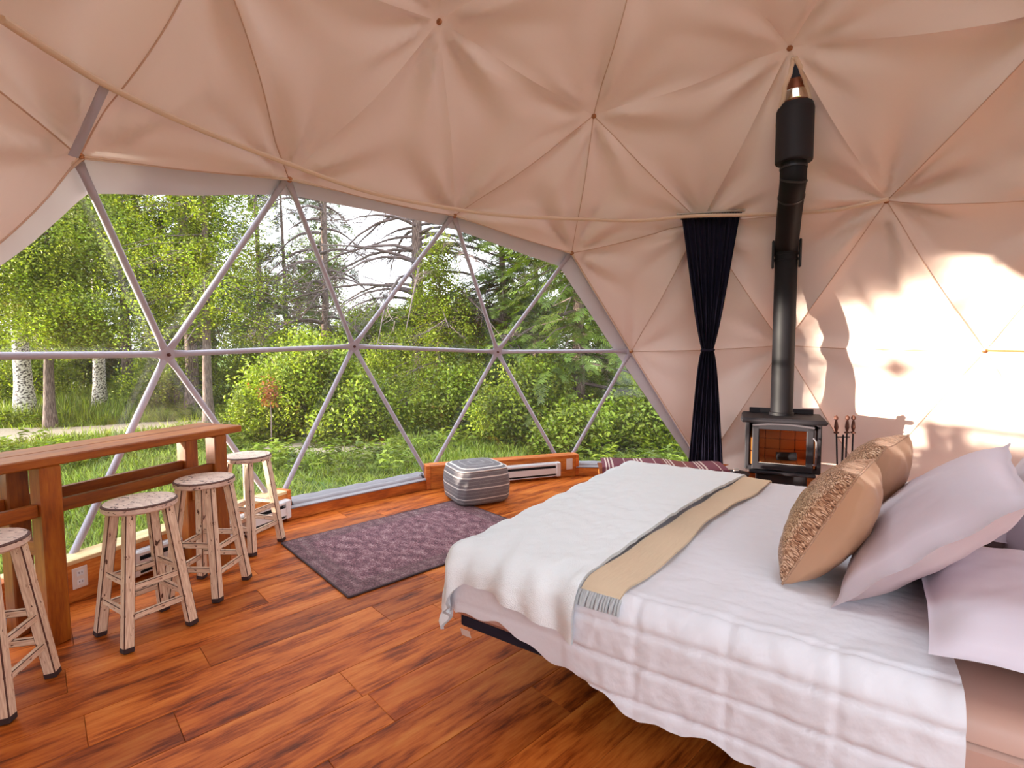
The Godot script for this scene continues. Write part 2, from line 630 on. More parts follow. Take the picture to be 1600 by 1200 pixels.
# ------------------------------------------------------------------ scene
func _ready() -> void:
	rng.seed = 4711
	# camera, sky, sun, exposure
	var cam := Camera3D.new()
	cam.name = "camera"
	cam.keep_aspect = Camera3D.KEEP_HEIGHT
	cam.fov = 74.025
	cam.near = 0.05
	cam.far = 400.0
	cam.transform = Transform3D(Basis.from_euler(Vector3(deg_to_rad(-3.828), 0, deg_to_rad(-0.256))), CAM)
	add_child(cam)
	cam.current = true
	var env := Environment.new()
	env.background_mode = Environment.BG_SKY
	var sky := Sky.new()
	var sm := ProceduralSkyMaterial.new()
	sm.sky_top_color = Color(0.86, 0.91, 0.95)
	sm.sky_horizon_color = Color(0.95, 0.95, 0.97)
	sm.sky_curve = 0.25
	sm.ground_bottom_color = Color(0.24, 0.26, 0.18)
	sm.ground_horizon_color = Color(0.5, 0.5, 0.45)
	sm.sky_energy_multiplier = 1.0
	sky.sky_material = sm
	env.sky = sky
	env.tonemap_mode = Environment.TONE_MAPPER_LINEAR
	env.tonemap_exposure = 5.4
	env.sdfgi_enabled = true
	env.ssao_enabled = true
	env.ssil_enabled = true
	var we := WorldEnvironment.new()
	we.name = "world_environment"
	we.environment = env
	add_child(we)
	var sun := DirectionalLight3D.new()
	sun.name = "sun"
	sun.light_color = Color(1.0, 0.95, 0.87)
	sun.light_energy = 1.3
	sun.light_angular_distance = 0.9
	sun.shadow_enabled = true
	sun.sky_mode = DirectionalLight3D.SKY_MODE_LIGHT_ONLY
	var el := deg_to_rad(1.6)
	var az := deg_to_rad(-101.2)
	var to_sun := Vector3(sin(az) * cos(el), sin(el), -cos(az) * cos(el))
	sun.transform = Transform3D(Basis.looking_at(-to_sun, Vector3.UP), Vector3(-8, 6, 2))
	add_child(sun)

	make_materials()
	build_floor()
	build_dome()
	build_window()
	build_plinth()
	build_bar()
	build_stools()
	build_bed()
	build_rug_and_pouf()
	build_stove()
	build_curtain()
	build_outdoors()


func build_floor() -> void:
	var fl := thing("floor")
	tag(fl, "floor of orange brown wood-look planks laid slantwise across the dome", "floor", "", "structure")
	var base := MB.new()
	base.lathe([Vector2(0.001, -0.2), Vector2(4.1, -0.2), Vector2(4.1, -0.022), Vector2(0.001, -0.022)], 48, Vector3(DOME_C.x, 0, DOME_C.z))
	put("base_slab", base.mesh(), M.worn, fl)
	var d := Vector3(cos(deg_to_rad(43.3)), 0, -sin(deg_to_rad(43.3)))
	var n := Vector3(d.z, 0, -d.x) # towards the camera and left is negative
	n = Vector3(sin(deg_to_rad(43.3)), 0, cos(deg_to_rad(43.3)))
	var o := Vector3(DOME_C.x, 0, DOME_C.z)
	var pw := 0.2165
	# a joint seen in the photograph fixes where the rows start
	var joint := Vector3(-0.765, 0, -2.15)
	var first := (joint - o).dot(n)
	var joint2 := Vector3(-0.436, 0, -1.834)
	var meshes := {}
	var r := 3.74
	var k0 := ceili((-r - first) / pw)
	var k1 := floori((r - first) / pw)
	for k in range(k0, k1):
		var lo := first + k * pw
		var reach := minf(absf(lo), absf(lo + pw))
		var half := sqrt(maxf(r * r - reach * reach, 0.04))
		var phase := fposmod(k * 0.437 + 0.13 * sin(k * 2.3), 1.0) * 1.22
		if k == 0:
			phase = fposmod((joint - o).dot(d), 1.22)
		elif k == 1:
			phase = fposmod((joint2 - o).dot(d), 1.22)
		var x := -half
		while x < half - 0.02:
			var e := minf(phase + 1.22 * (floorf((x - phase) / 1.22 + 1e-4) + 1.0), half)
			var l := e - x
			if l > 0.03:
				var key := snappedf(l, 0.001)
				if not meshes.has(key):
					meshes[key] = bx(Vector3(l - 0.0012, 0.022, pw - 0.0012), 0.0015)
				var at := o + d * (x + l / 2.0) + n * (lo + pw / 2.0) + Vector3(0, -0.011, 0)
				put("plank", meshes[key], M.floor[rng.randi_range(0, 11)], fl, yaw_t(at, d))
			x = e


func in_window(kind: String, i: int) -> bool:
	# triangles: t (T,V,V+1), u (T,T+1,V+1), b (B,V,V+1), c (B-1,B,V)
	match kind:
		"t": return i >= 0 and i <= 3
		"u": return i >= 0 and i <= 2
		"b": return i >= 0 and i <= 3
		"c": return i >= 0 and i <= 4
	return false

func in_back_window(kind: String, i: int) -> bool: # clear triangles behind the viewer
	match kind:
		"t": return i >= -5 and i <= -4
		"u": return i == -5 or i == -4
		"b": return i >= -5 and i <= -4
		"c": return i == -4
	return false

func build_dome() -> void:
	var ce := thing("ceiling")
	tag(ce, "tan fabric ceiling of the dome with star folds pulled out at small bolts", "ceiling", "", "structure")
	var wr := thing("wall_right")
	tag(wr, "tan fabric wall of the dome behind the curtain and stove with a sunlit patch", "wall", "", "structure")
	var wb := thing("wall_back")
	tag(wb, "tan fabric wall of the dome round the bed head and behind the viewer", "wall", "", "structure")
	var ro := thing("roof")
	tag(ro, "weatherproof pale outer cover of the dome seen only from outside", "cover", "", "structure")
	var cov := MB.new()
	var faces := []
	var back := []
	for k in 5:
		faces.append(["top", k, ico_top, node_d(k), node_d(k + 1)])
		faces.append(["x", k, node_d(k), node_c(2 * k), node_c(2 * k + 1)])
		faces.append(["x", k, node_d(k), node_d(k + 1), node_c(2 * k + 1)])
		faces.append(["x", k, node_d(k + 1), node_c(2 * k + 1), node_c(2 * k + 2)])
		faces.append(["x", k, node_c(2 * k), node_t(3 * k), node_t(3 * k + 1)])
		faces.append(["x", k, node_c(2 * k), node_c(2 * k + 1), node_t(3 * k + 1)])
		faces.append(["s" if k == 1 else "x", k, node_c(2 * k + 1), node_t(3 * k + 1), node_t(3 * k + 2)])
		faces.append(["x", k, node_c(2 * k + 1), node_c(2 * k + 2), node_t(3 * k + 2)])
		faces.append(["x", k, node_c(2 * k + 2), node_t(3 * k + 2), node_t(3 * k + 3)])
	for i in range(-5, 10):
		faces.append(["t", i, node_t(i), node_v(i), node_v(i + 1)])
		faces.append(["u", i, node_t(i), node_t(i + 1), node_v(i + 1)])
		faces.append(["b", i, node_b(i), node_v(i), node_v(i + 1)])
		faces.append(["c", i, node_b(i - 1), node_b(i), node_v(i)])
	var sewn := {}
	for f in faces:
		var kind: String = f[0]
		var i: int = f[1]
		if in_window(kind, i):
			continue
		if kind == "top" or in_back_window(kind, i):
			back.append(f)
			continue
		var a := dome(f[2])
		var b := dome(f[3])
		var c := dome(f[4])
		var mid := (a + b + c) / 3.0
		var seen := mid.z < -0.2
		var n := 30 if seen else 6
		if kind in ["x", "s"]:
			if kind == "s":
				panel(ce, a, b, c, 72, in_slit)
			else:
				panel(ce, a, b, c, n)
		else:
			panel(wr if seen and mid.x > 0.6 else wb, a, b, c, n)
		if seen:
			for e in [[a, b], [b, c], [c, a]]:
				var key := str(((e[0] + e[1]) * 50.0).round())
				var plainer := false
				for q in [1, 3]: # round these two bolts the cloth only folds, without a sewn line
					if dome(node_c(q)).distance_to(e[0]) < 0.1 or dome(node_c(q)).distance_to(e[1]) < 0.1:
						plainer = true
				if not sewn.has(key) and not plainer:
					sewn[key] = true
					fabric_seam(ce if kind in ["x", "s"] else (wr if mid.x > 0.6 else wb), e[0], e[1])
		var q := [dome(f[2], 1.022), dome(f[3], 1.022), dome(f[4], 1.022)]
		cov.face_out(q, DOME_C)
	var w3 := thing("window_3")
	tag(w3, "clear vinyl window of triangles behind the viewer", "window", "", "structure")
	var w2 := thing("window_2")
	tag(w2, "five sided clear skylight at the crown of the dome, above the picture", "window", "", "structure")
	for f in back:
		var pm := MB.new()
		pm.face_out([dome(f[2], 1.012), dome(f[3], 1.012), dome(f[4], 1.012)], DOME_C)
		var into := w2 if f[0] == "top" else w3
		put("pane", pm.mesh(), M.pane, into)
		strut(into, dome(f[2], 0.998), dome(f[3], 0.998))
		strut(into, dome(f[3], 0.998), dome(f[4], 0.998))
	put("outer_cover", cov.mesh(), M.cover, ro)
	# skirt from the lowest ring down to the floor, window side left out
	for i in range(-5, 10):
		if i >= -1 and i <= 3:
			continue
		var a := dome(node_b(i))
		var b := dome(node_b(i + 1))
		var ai := a + (DOME_C - a).normalized() * 0.015
		var bi := b + (DOME_C - b).normalized() * 0.015
		var sk := MB.new()
		sk.grid(6, 2, func(u: float, t: float) -> Vector3:
			var p := ai.lerp(bi, u)
			return Vector3(p.x, lerpf(0.0, p.y, t), p.z), true)
		put("fabric_skirt", sk.mesh(), M.liner, wb if (a.z + b.z) > -0.4 else wr)
		var ao := a + (a - DOME_C).normalized() * 0.08
		var bo := b + (b - DOME_C).normalized() * 0.08
		cov = MB.new()
		cov.quad_pts(Vector3(ao.x, -0.3, ao.z), Vector3(bo.x, -0.3, bo.z), bo + Vector3(0, 0.02, 0), ao + Vector3(0, 0.02, 0))
		put("cover_skirt", cov.mesh(), M.cover, ro)
	fabric_seam(wb, dome(node_v(6)), dome(node_v(7)), 0.011, M.bronze_cord, "cord")
	# bolts with washers at the nodes
	var bolt := MB.new()
	bolt.lathe([Vector2(0.0, 0.0), Vector2(0.022, 0.0), Vector2(0.022, 0.004), Vector2(0.012, 0.006), Vector2(0.012, 0.014), Vector2(0.0, 0.017)], 12)
	var bm := bolt.mesh()
	var list := []
	for j in range(-3, 7):
		list.append(node_c(j))
	for i in range(-1, 8):
		list.append(node_t(i))
	for i in range(4, 9):
		list.append(node_v(i))
	for k in 5:
		list.append(node_d(k))
	for d: Vector3 in list:
		var p := dome(d)
		var inward := (DOME_C - p).normalized()
		var side := inward.cross(Vector3.UP).normalized()
		put("bolt", bm, M.brass, ce, Transform3D(Basis(side, inward, side.cross(inward)), p + inward * (0.036 + 0.007)))
	# hem of the upper liner, a rolled tube that runs over the window and the curtain
	var hem := [pt(-1.93, 2.67, -2.02), pt(-1.93, 2.67, -2.26), pt(-1.91, 2.67, -2.53), pt(-1.80, 2.68, -2.97), pt(-1.55, 2.69, -3.54), pt(-1.12, 2.67, -4.16), pt(-0.48, 2.67, -4.67), pt(0.07, 2.67, -4.92), pt(0.66, 2.68, -5.06), pt(1.26, 2.67, -5.09), pt(1.73, 2.69, -5.01), pt(2.37, 2.65, -4.80), pt(2.82, 2.62, -4.56), pt(3.12, 2.64, -4.30)]
	var curve := Curve3D.new()
	curve.bake_interval = 0.08
	for k in hem.size():
		var t: Vector3 = (hem[mini(k + 1, hem.size() - 1)] - hem[maxi(k - 1, 0)]) / 6.0
		curve.add_point(hem[k], -t, t)
	var line := Array(curve.get_baked_points())
	var hb := MB.new()
	hb.tube(line, [0.017], 8)
	put("rolled_hem", hb.mesh(), M.hem, ce)
	# the strut that shows above the window's upper corner
	strut(ce, pt(-2.145, 2.365, -2.565), pt(-1.925, 2.665, -2.505), 0.019)

const PIPE := Vector3(2.30, 0, -4.32)

func slit_half(y: float) -> float: # half width of the flue slit in the liner at a height
	var t := (y - 3.22) / (3.68 - 3.22)
	if t < 0.0 or t > 1.0:
		return -1.0
	return 0.128 * pow(1.0 - t, 0.75) * minf(1.0, t * 6.0 + 0.5)

func in_slit(p: Vector3) -> bool:
	var right := Vector3(0.88, 0, 0.47)
	var h := slit_half(p.y)
	return h > 0.0 and absf((p - PIPE).dot(right) - 0.03) < h

func strut(parent: Node, a: Vector3, b: Vector3, r := 0.021) -> void:
	var mb := MB.new()
	var x := (b - a).normalized()
	var n := ((a + b) / 2.0 - DOME_C).normalized()
	var side := x.cross(n).normalized()
	var l := (b - a).length()
	# round tube whose ends are pressed flat
	var stations := [[0.0, 0.35, 1.35], [0.05, 0.35, 1.35], [0.13, 1.0, 1.0], [l / 2.0, 1.0, 1.0], [l - 0.13, 1.0, 1.0], [l - 0.05, 0.35, 1.35], [l, 0.35, 1.35]]
	var sides := 12
	mb.grid(sides, stations.size() - 1, func(u: float, t: float) -> Vector3:
		var s: Array = stations[roundi(t * (stations.size() - 1))]
		var ang := TAU * u
		return a + x * s[0] + n * (sin(ang) * r * s[1]) + side * (cos(ang) * r * s[2]), false)
	put("strut", mb.mesh(), M.steel, parent)

func build_window() -> void:
	var w := thing("window_1")
	tag(w, "wide clear vinyl window of triangles between white steel dome struts", "window", "", "structure")
	var edges := []
	for i in range(0, 5):
		if i < 4:
			edges.append([node_v(i), node_v(i + 1)])
		if i <= 3:
			edges.append([node_t(i), node_v(i)])
			edges.append([node_t(i), node_v(i + 1)])
		edges.append([node_v(i), node_b(i)])
		edges.append([node_v(i), node_b(i - 1)])
	for e in edges:
		strut(w, dome(e[0], 0.998), dome(e[1], 0.998))
	for i in range(-1, 4):
		strut(w, dome(node_b(i), 0.998), dome(node_b(i + 1), 0.998))
	var hub := MB.new()
	hub.lathe([Vector2(0.0, -0.012), Vector2(0.052, -0.012), Vector2(0.060, -0.004), Vector2(0.060, 0.008), Vector2(0.050, 0.016), Vector2(0.016, 0.019), Vector2(0.0, 0.019)], 18)
	var hm := hub.mesh()
	var nut := MB.new()
	nut.lathe([Vector2(0.0, 0.018), Vector2(0.013, 0.018), Vector2(0.013, 0.028), Vector2(0.007, 0.028), Vector2(0.007, 0.040), Vector2(0.0, 0.041)], 6)
	var nm := nut.mesh()
	var hubs := []
	for i in range(0, 5):
		hubs.append(node_v(i))
	for i in range(-1, 5):
		hubs.append(node_b(i))
	for d: Vector3 in hubs:
		var p := dome(d, 0.998)
		var inward := (DOME_C - p).normalized()
		var side := inward.cross(Vector3.UP).normalized()
		var h := put("hub", hm, M.steel, w, Transform3D(Basis(side, inward, side.cross(inward)), p))
		put("bolt", nm, M.bolt, h)
	# panes
	var tri := []
	for i in range(0, 4):
		tri.append([node_t(i), node_v(i), node_v(i + 1)])
		tri.append([node_b(i), node_v(i), node_v(i + 1)])
		if i < 3:
			tri.append([node_t(i), node_t(i + 1), node_v(i + 1)])
	for i in range(0, 5):
		tri.append([node_b(i - 1), node_b(i), node_v(i)])
	for t in tri:
		var mb := MB.new()
		mb.face_out([dome(t[0], 1.012), dome(t[1], 1.012), dome(t[2], 1.012)], DOME_C)
		put("pane", mb.mesh(), M.pane, w)
	# grey vinyl border sewn round the clear part, slightly slack
	var outer := [node_b(-1), node_v(0), node_t(0), node_t(1), node_t(2), node_t(3), node_v(4), node_b(4)]
	var towards := [node_v(1), node_v(1), node_v(1), node_v(2), node_v(2), node_v(3), node_v(3), node_v(3)]
	var widths := [0.15, 0.15, 0.15, 0.13, 0.13, 0.13, 0.17, 0.17]
	var centre := (dome(node_v(1)) + dome(node_v(3))) / 2.0
	for k in outer.size() - 1:
		var a := dome(outer[k], 1.003)
		var b := dome(outer[k + 1], 1.003)
		var c := dome(outer[k], 1.008).move_toward(dome(towards[k], 1.008), widths[k] * (1.5 if k in [2, 5] else 1.12))
		var d := dome(outer[k + 1], 1.008).move_toward(dome(towards[k + 1], 1.008), widths[k + 1] * (1.5 if k + 1 in [2, 5] else 1.12))
		var mb := MB.new()
		mb.grid(20, 4, func(u: float, t: float) -> Vector3:
			var p := a.lerp(b, u).lerp(c.lerp(d, u), t)
			var inward := (DOME_C - p).normalized()
			return p + inward * (0.008 * sin(u * 31.0 + k) * sin(t * 3.0) + 0.012 * t * sin(u * 9.0 + 2.0 * k)), false)
		put("border", mb.mesh(), M.border, w)
		# edge piping between liner and border
		var e := MB.new()
		var line := []
		for s in 9:
			line.append(dome(outer[k], 0.990).lerp(dome(outer[k + 1], 0.990), s / 8.0))
		e.tube(line, [0.012], 6)
		put("piping", e.mesh(), M.hem, w)
		# strip of liner cloth between the frame and the border
		var f := MB.new()
		f.quad_pts(dome(outer[k], 0.982), dome(outer[k + 1], 0.982), b, a)
		put("facing", f.mesh(), M.hem, w)


func ring_pt(i: int, inset: float, y: float) -> Vector3: # a point by a lowest-ring node, so far inside it
	var p := dome(node_b(i))
	var c := Vector3(DOME_C.x, 0, DOME_C.z)
	var d := (Vector3(p.x, 0, p.z) - c)
	var q := c + d.normalized() * (d.length() - inset)
	return Vector3(q.x, y, q.z)

func build_plinth() -> void:
	# outer ledge of grey vinyl under the window
	var led := thing("trim_1")
	tag(led, "grey vinyl flap along the foot of the window", "ledge", "", "structure")
	for i in range(-1, 4):
		var a := ring_pt(i, -0.02, 0.03)
		var b := ring_pt(i + 1, -0.02, 0.03)
		var c := ring_pt(i + 1, -0.30, 0.07)
		var d := ring_pt(i, -0.30, 0.07)
		var mb := MB.new()
		mb.grid(16, 5, func(u: float, t: float) -> Vector3:
			var p := a.lerp(b, u).lerp(d.lerp(c, u), t)
			p.y += 0.03 * sin(t * PI) + 0.006 * sin(u * 40.0 + t * 5.0)
			return p, false)
		mb.quad_pts(d, c, Vector3(c.x, -0.3, c.z), Vector3(d.x, -0.3, d.z))
		put("vinyl_flap", mb.mesh(), M.ledge, led)
	# timber boxes with a baseboard heater each
	plinth_box("baseboard_left", "orange timber plinth box with wall outlet behind the bar", 0, -0.16, 1.02, true)
	plinth_box("baseboard_front", "orange timber plinth box with a heater beside the striped pouf", 2, -0.03, 1.06, false)
	# low rails with the rolled-up vinyl blind on them
	for i in [1, 3]:
		var a := ring_pt(i, 0.13, 0.0)
		var b := ring_pt(i + 1, 0.13, 0.0)
		var t := along(a + Vector3(0, 0.045, 0), b + Vector3(0, 0.045, 0))
		var l := (b - a).length()
		var bd := thing("baseboard_rail")
		tag(bd, "low orange timber rail under the %s grey roll" % ["left" if i == 1 else "right"], "rail", "", "structure")
		put("board", bx(Vector3(l - 0.02, 0.09, 0.05)), M.board[i % 3], bd, t)
		put("cap_strip", bx(Vector3(l - 0.02, 0.012, 0.075)), M.grey_vinyl, bd, Transform3D(t.basis, t.origin + Vector3(0, 0.053, 0)))
		var ro := thing("rolled_blind")
		tag(ro, ["grey rolled window flap lying between pouf and bar stools", "pale rolled window flap lying by the foot of the curtain"][0 if i == 1 else 1], "blind")
		var a2 := ring_pt(i, 0.055, 0.085)
		var b2 := ring_pt(i + 1, 0.055, 0.085)
		var mb := MB.new()
		var line := []
		for s in 13:
			line.append(a2.lerp(b2, 0.04 + 0.92 * s / 12.0) + Vector3(0, 0.004 * sin(s * 2.0), 0))
		mb.tube(line, [0.042], 14)
		put("roll", mb.mesh(), M.grey_vinyl, ro)
		for s in [0.06, 0.93]:
			var st := MB.new()
			st.lathe([Vector2(0.044, -0.012), Vector2(0.047, -0.012), Vector2(0.047, 0.012), Vector2(0.044, 0.012)], 16)
			var x := (b2 - a2).normalized()
			put("strap", st.mesh(), M.dark_slot, ro, Transform3D(Basis(Vector3.UP, x, Vector3.UP.cross(x)), a2.lerp(b2, s)))
	# boards round the foot of the fabric wall on the right
	var bb := thing("baseboard_right")
	tag(bb, "orange timber kick board round the foot of the right fabric wall", "baseboard", "", "structure")
	for i in range(4, 8):
		var a := ring_pt(i, 0.05, 0.075)
		var b := ring_pt(i + 1, 0.05, 0.075)
		put("board", bx(Vector3((b - a).length() - 0.02, 0.15, 0.035)), M.board[i % 3], bb, along(a, b))

func plinth_box(called: String, label: String, i: int, u0: float, u1: float, left: bool) -> void:
	var bd := thing(called)
	tag(bd, label, "plinth", "", "structure")
	var h := 0.24
	var inset := 0.11 if left else 0.19
	var a := ring_pt(i, inset, 0).lerp(ring_pt(i + 1, inset, 0), u0)
	var b := ring_pt(i, inset, 0).lerp(ring_pt(i + 1, inset, 0), u1)
	var l := (b - a).length()
	var t := along(a, b) # local z points outwards or inwards
	var inward := Vector3(DOME_C.x, 0, DOME_C.z) - (a + b) / 2.0
	inward = Vector3(inward.x, 0, inward.z).normalized()
	put("front_board", bx(Vector3(l, h - 0.025, 0.036)), M.board[0], bd, Transform3D(t.basis, t.origin + Vector3(0, (h - 0.025) / 2, 0)))
	put("top_board", bx(Vector3(l, 0.025, 0.15)), M.pale_board if left else M.board[1], bd, Transform3D(t.basis, t.origin + Vector3(0, h - 0.0125, 0) - inward * 0.055))
	for e in [a, b]:
		put("end_post", bx(Vector3(0.045, h, 0.14)), M.board[2], bd, Transform3D(t.basis, e + Vector3(0, h / 2, 0) - inward * 0.05 + (t.basis.x * (0.024 if e == b else -0.024))))
	# outlet plate
	var op := thing("outlet_plate")
	tag(op, "white double wall outlet on the timber box by the bar" if left else "white blank cover plate on the timber box beside the heater", "outlet")
	var along_box := 0.165 if left else 0.955
	var at := a.lerp(b, along_box) + inward * 0.0215 + Vector3(0, 0.132 if left else 0.14, 0)
	var ob := Basis(t.basis.x, Vector3.UP, t.basis.x.cross(Vector3.UP))
	op.transform = Transform3D(ob, at)
	put("plate", bx(Vector3(0.075, 0.12, 0.007), 0.003), M.white_plastic, op)
	if left:
		for s in [-0.026, 0.026]:
			var face := put("socket", bx(Vector3(0.034, 0.030, 0.004), 0.002), M.white_metal, op, Transform3D(Basis(), Vector3(0, s, 0.005 * signf(ob.z.dot(inward)))))
			for x in [-0.007, 0.007]:
				put("slot", bx(Vector3(0.003, 0.010, 0.003), 0.0005), M.dark_slot, face, Transform3D(Basis(), Vector3(x, 0.003, 0.0015 * signf(ob.z.dot(inward)))))
	# heater
	var he := thing("baseboard_heater")
	tag(he, "white electric baseboard heater behind the bar stools" if left else "white electric baseboard heater beside the striped pouf", "heater")
	var ha := a.lerp(b, 0.30 if left else 0.12)
	var hb := a.lerp(b, 0.985 if left else 0.87)
	var hl := (hb - ha).length()
	var fwd := signf(ob.z.dot(inward))
	he.transform = Transform3D(ob, (ha + hb) / 2.0 + inward * 0.02 + Vector3(0, 0.105, 0))
	var prof := [Vector2(0.0, 0.075), Vector2(0.045, 0.075), Vector2(0.055, 0.062), Vector2(0.055, 0.045), Vector2(0.030, 0.04), Vector2(0.030, 0.022), Vector2(0.058, 0.018), Vector2(0.060, -0.045), Vector2(0.034, -0.05), Vector2(0.034, -0.06), Vector2(0.050, -0.066), Vector2(0.050, -0.075), Vector2(0.0, -0.075)]
	var hm := MB.new()
	var hd := MB.new()
	for k in prof.size() - 1:
		var p: Vector2 = prof[k]
		var q: Vector2 = prof[k + 1]
		var target := hd if k in [3, 4, 5, 7, 8, 9] else hm
		var i0 := target.v.size()
		target.quad_pts(Vector3(-hl / 2, p.y, p.x * fwd), Vector3(-hl / 2, q.y, q.x * fwd), Vector3(hl / 2, q.y, q.x * fwd), Vector3(hl / 2, p.y, p.x * fwd))
		if fwd < 0:
			var n := target.ix.size()
			for z in [n - 6, n - 3]:
				var s := target.ix[z + 1]
				target.ix[z + 1] = target.ix[z + 2]
				target.ix[z + 2] = s
		if i0 < 0:
			return
	put("casing", hm.mesh(), M.white_metal, he)
	put("air_slot", hd.mesh(), M.dark_slot, he)
	for s in [-1.0, 1.0]:
		put("end_cap", bx(Vector3(0.05, 0.154, 0.066), 0.006), M.white_metal, he, Transform3D(Basis(), Vector3(s * (hl / 2 - 0.02), 0, 0.033 * fwd)))


func build_bar() -> void:
	var d := Vector3(0.323, 0, -0.946).normalized()
	var back := Vector3(d.z, 0, -d.x) # away from the room
	var f1 := Vector3(-2.226, 0, -2.393)
	var f2 := Vector3(-1.913, 0, -3.257)
	d = (f2 - f1).normalized()
	back = Vector3(d.z, 0, -d.x)
	var bar := thing("bar_table")
	tag(bar, "long orange stained timber bar table at the window behind the stools", "bar table")
	var depth := 0.26
	var ph := 0.871
	var k := 0
	for p in [f1, f2, f1 + back * depth, f2 + back * depth, f1 - d * 1.75, f1 - d * 1.75 + back * depth]:
		put("leg", bx(Vector3(ph, 0.088, 0.088), 0.006), M.bar[k % 4], bar, Transform3D(Basis(Vector3.UP, -d, back), p + Vector3(0, ph / 2, 0)))
		k += 1
	# top of two boards
	var a := f1 - d * 1.95
	var b := f2 + d * 0.16
	var mid := (a + b) / 2.0
	var l := (b - a).length()
	put("top_board", bx(Vector3(l, 0.045, 0.186), 0.006), M.bar[0], bar, yaw_t(mid + back * 0.045 + Vector3(0, ph + 0.0225, 0), d))
	put("top_board", bx(Vector3(l, 0.045, 0.186), 0.006), M.bar[1], bar, yaw_t(mid + back * 0.234 + Vector3(0, ph + 0.0225, 0), d))
	# rails between the legs
	for q in [[f1, 0.0], [f1 + back * depth, 0.0]]:
		var p0: Vector3 = q[0]
		var p1: Vector3 = p0 + (f2 - f1)
		put("rail", bx(Vector3((f2 - f1).length() - 0.088, 0.062, 0.038), 0.004), M.bar[2], bar, yaw_t((p0 + p1) / 2.0 + Vector3(0, 0.665, 0), d))
		var p2 := p0 - d * 1.75
		put("rail", bx(Vector3(1.75 - 0.088, 0.062, 0.038), 0.004), M.bar[3], bar, yaw_t((p0 + p2) / 2.0 + Vector3(0, 0.665, 0), d))
	for p: Vector3 in [f1, f2]:
		put("cross_rail", bx(Vector3(depth - 0.088, 0.07, 0.038), 0.004), M.bar[3], bar, yaw_t(p + back * depth / 2.0 + Vector3(0, 0.46, 0), back))


func build_stools() -> void:
	var proto: Node3D = null
	var spots := [
		[Vector3(-1.86, 0, -2.50), -31.0, "cream paint-worn round bar stool nearest the wall outlet, chips along its seat edge"],
		[Vector3(-1.80, 0, -2.935), -3.0, "cream paint-worn round bar stool with pale unchipped seat, before the bar's far legs"],
		[Vector3(-1.895, 0, -3.60), -15.0, "cream paint-worn round bar stool standing past the bar's end beside the purple rug"],
		[Vector3(-2.11, 0, -1.956), 15.0, "cream paint-worn round bar stool cut off by the picture's left edge"]]
	for n in spots.size():
		var s: Array = spots[n]
		var st: Node3D
		if proto == null:
			st = make_stool()
			proto = st
		else:
			st = proto.duplicate()
			st.name = name_for("bar_stool", self)
			add_child(st, true)
			(st.get_node("seat") as MeshInstance3D).set_surface_override_material(0, M.seat[n % 3])
		st.position = s[0]
		st.rotation.y = deg_to_rad(s[1])
		tag(st, s[2], "stool", "cream bar stools along the bar")

func make_stool() -> Node3D:
	var st := thing("bar_stool")
	var h := 0.672
	var th := 0.036
	var seat := MB.new()
	var r := 0.158
	seat.lathe([Vector2(0.0001, 0.0), Vector2(r - 0.006, 0.0)], 40)
	seat.lathe([Vector2(r - 0.006, 0.0), Vector2(r, 0.007), Vector2(r, th - 0.009)], 40)
	seat.lathe([Vector2(r - 0.009, th), Vector2(0.0001, th + 0.001)], 40)
	var rim := MB.new()
	rim.lathe([Vector2(r, th - 0.009), Vector2(r - 0.001, th - 0.005), Vector2(r - 0.009, th)], 40)
	var sm := seat.mesh(M.seat[0])
	sm.add_surface_from_arrays(Mesh.PRIMITIVE_TRIANGLES, rim.arrays())
	sm.surface_set_material(1, M.worn)
	put("seat", sm, M.seat[0], st, Transform3D(Basis(), Vector3(0, h - th, 0)))
	var tops := []
	var feet := []
	for k in 4:
		var a := TAU * (k + 0.5) / 4.0
		var u := Vector3(cos(a), 0, sin(a))
		tops.append(u * 0.118 + Vector3(0, h - th, 0))
		feet.append(u * 0.205)
	var faces := MB.new()
	var ed := MB.new()
	var ll: float = (tops[0] - feet[0]).length()
	faces.box(Vector3(ll, 0.045, 0.045), Vector3.ZERO, 0.0040, ed)
	var lm := faces.mesh(M.paint[0])
	lm.add_surface_from_arrays(Mesh.PRIMITIVE_TRIANGLES, ed.arrays())
	lm.surface_set_material(1, M.worn)
	var cap := bx(Vector3(0.028, 0.0465, 0.0465), 0.004)
	for k in 4:
		var x: Vector3 = (tops[k] - feet[k]).normalized()
		var a := TAU * (k + 0.5) / 4.0
		var tang := Vector3(-sin(a), 0, cos(a))
		# square leg turned with its faces along the rungs
		var y0 := (tang + (tang.cross(x)).normalized()).normalized()
		var bs := Basis(x, y0, x.cross(y0))
		var leg := put("leg", lm, M.paint[k % 3], st, Transform3D(bs, (tops[k] + feet[k]) / 2.0 + Vector3(0, 0.006, 0)))
		put("foot_tip", cap, M.foot, leg, Transform3D(Basis(), Vector3(-ll / 2 + 0.010, 0, 0)))
	for lv in [0.165, 0.30]:
		for k in 4:
			var y: float = lv + (0.012 if k % 2 == 0 else -0.012)
			var p: Vector3 = feet[k].lerp(tops[k], y / (h - th))
			var q: Vector3 = feet[(k + 1) % 4].lerp(tops[(k + 1) % 4], y / (h - th))
			var f2 := MB.new()
			var e2 := MB.new()
			f2.box(Vector3((q - p).length() - 0.03, 0.030, 0.022), Vector3.ZERO, 0.003, e2)
			var rm := f2.mesh(M.paint[1])
			rm.add_surface_from_arrays(Mesh.PRIMITIVE_TRIANGLES, e2.arrays())
			rm.surface_set_material(1, M.worn)
			put("rung", rm, M.paint[(k + 1) % 3], st, along(p, q))
	return st


